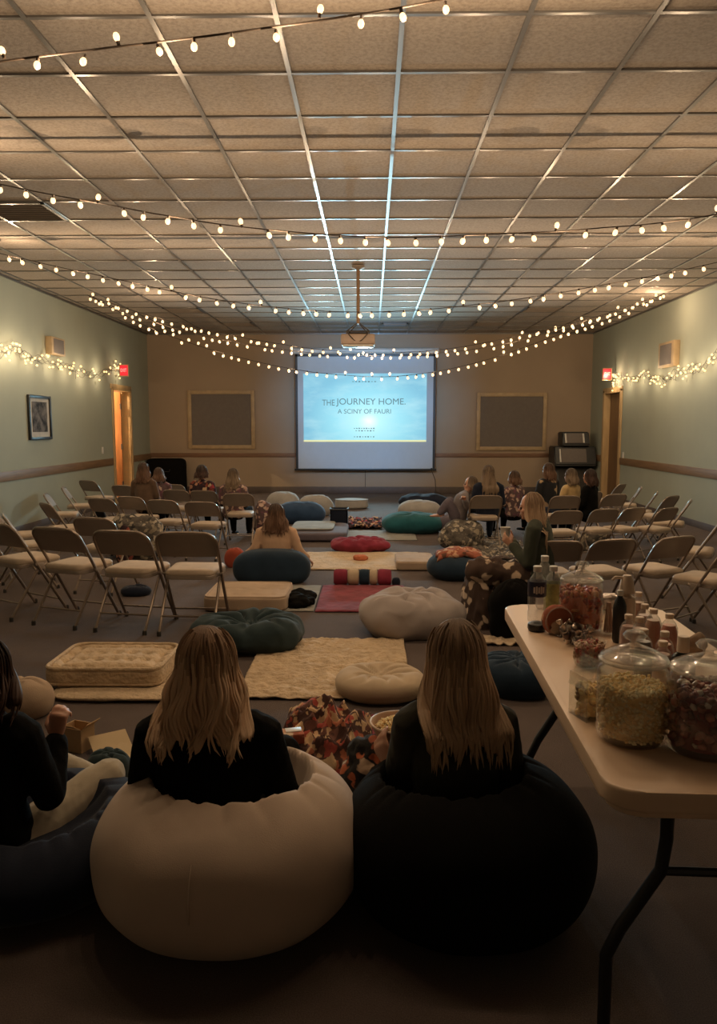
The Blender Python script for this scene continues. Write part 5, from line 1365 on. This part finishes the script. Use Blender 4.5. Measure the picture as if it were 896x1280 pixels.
# small juice bottles with white caps, their colours as photographed
AMB = plain('amber_drink', (.4, .17, .07), .3); ORG = plain('orange_drink', (.55, .13, .05), .3); PNK = plain('pink_drink', (.5, .3, .24), .3); DRK = plain('dark_drink', (.05, .03, .025), .3)
CAPM = plain('cream_cap', (.66, .52, .4), .5)
for (px, py, liq, lab) in ((798, 739, AMB, 'small capped bottle farthest back among the drinks, an amber drink in it'),
        (806, 754, PNK, 'small bottle of pale pink drink just in front of the farthest amber one'),
        (817, 760, AMB, 'small amber drink bottle right of the pale pink one'),
        (786, 767, PNK, 'small pale drink bottle on the left of the drinks, beside the dark slim bottle'),
        (837, 766, ORG, 'orange drink bottle standing apart on the right, farther one'),
        (805, 785, DRK, 'small dark drink bottle directly behind the popcorn jar lid'),
        (831, 788, ORG, 'orange drink bottle in front of the one standing apart'),
        (829, 800, PNK, 'small pale bottle nearest the popcorn jar lid on its right'),
        (800, 770, AMB, 'small amber bottle in the middle of the drinks cluster')):
    q = G(px, py+1, TZ+.15)
    bottle(Vector((q.x, q.y, TZ)), .0265, .15, lab, M['pet'], CAPM, None, liq, group=None, name='drink_bottle')
# dark slim bottle with white pump behind, wine-style bottle
q = G(775, 745, TZ+.16); bottle(Vector((q.x, q.y, TZ)), .022, .18, 'dark slim bottle behind the glass tumbler', M['blackplastic'], M['white_plastic'], name='dark_bottle')
q = G(784, 719, TZ+.225)
t = tag(empty('pump_bottle', (q.x, q.y, TZ)), 'cream pump bottle, tallest thing behind the small drinks', 'bottle')
MB().lathe([(0, 0), (.03, 0), (.032, .01), (.031, .13), (.028, .15), (.012, .16), (.012, .17), (0, .17)], 24).build('bottle_body', CAPM, t)
MB().lathe([(0, .165), (.028, .165), (.02, .21), (.013, .225), (0, .227)], 16).build('pump', CAPM, t)
MB().tube([(0, 0, .215), (-.04, 0, .218), (-.05, 0, .208)], .005, 8).build('nozzle', CAPM, t)
q = G(854, 802, TZ+.15)
t = tag(empty('sauce_bottle', (q.x, q.y, TZ)), 'dark green bottle with a cream neck wrap between the two near jars', 'bottle')
MB().lathe([(0, 0), (.032, 0), (.034, .01), (.034, .09), (.026, .11), (.014, .125), (0, .126)], 24).build('bottle_body', plain('dark_green_glass', (.01, .015, .008), .15), t)
MB().lathe([(.0, .11), (.0165, .11), (.0155, .16), (.014, .165), (0, .166)], 16).build('neck_wrap', CAPM, t)
q = G(868, 822, TZ+.02)
t = tag(link('snack_bag', soft(.07, .04, .085, 1.5, 16, .02, 16, 1, None, 9), Mt['tan'], None, (q.x+.03, q.y+.05, TZ)), 'small tan snack bag behind the dark green bottle', 'snack')
q = TT(766, 778)
tag(link('snack_bag', soft(.14, .1, .07, 2.4, 24, .02, 12, 1, None, 12), FOIL, None, (q.x+.02, q.y+.2, TZ)), 'silvery crumpled snack bag behind the jar of orange-red sweets', 'snack')
# =====================================================================  CAMERA, LIGHT, VIEW
lamp((XL-T-.8, 14.9, 2.6), 45, (1, .72, .42))
lamp((XL-T-.8, 15.0, 1.4), 14, (1, .72, .42))
sp = bpy.data.lights.new('projector_beam', 'SPOT'); sp.energy = PB; sp.color = (.2, .55, 1); sp.spot_size = R(44); sp.spot_blend = 1; sp.shadow_soft_size = .1
so_ = bpy.data.objects.new('projector_beam', sp); COL.objects.link(so_); so_.location = (pc.x+.08, 10.02, Zp); so_.rotation_euler = (R(86), 0, 0)
for i in range(3):
    sl = bpy.data.lights.new('slide_glow', 'SPOT'); sl.energy = SG; sl.color = (.5, .86, 1); sl.spot_size = R(100); sl.spot_blend = 1; sl.shadow_soft_size = .0
    so_ = bpy.data.objects.new('slide_glow', sl); COL.objects.link(so_); so_.location = (cxs+(i-1)*.9, YS-.06, iz); so_.rotation_euler = (R(-90), 0, 0)
w = bpy.data.worlds.new('world'); SC.world = w; w.use_nodes = True
w.node_tree.nodes['Background'].inputs[0].default_value = (.02, .016, .013, 1); w.node_tree.nodes['Background'].inputs[1].default_value = .3
cam = bpy.data.cameras.new('camera'); co = bpy.data.objects.new('camera', cam); COL.objects.link(co)
cam.sensor_fit = 'VERTICAL'; cam.sensor_height = 36; cam.lens = 36*F/1280; cam.clip_start = .05; cam.clip_end = 60
co.location = (0, 0, CH); co.rotation_euler = (R(90)-PIT, 0, YAW); SC.camera = co
SC.view_settings.view_transform = 'Standard'; SC.view_settings.look = 'None'; SC.view_settings.gamma = 1; SC.view_settings.exposure = EXPO
SC.view_settings.use_curve_mapping = False
SC.cycles.use_light_tree = True
SC.cycles.transparent_max_bounces = 32
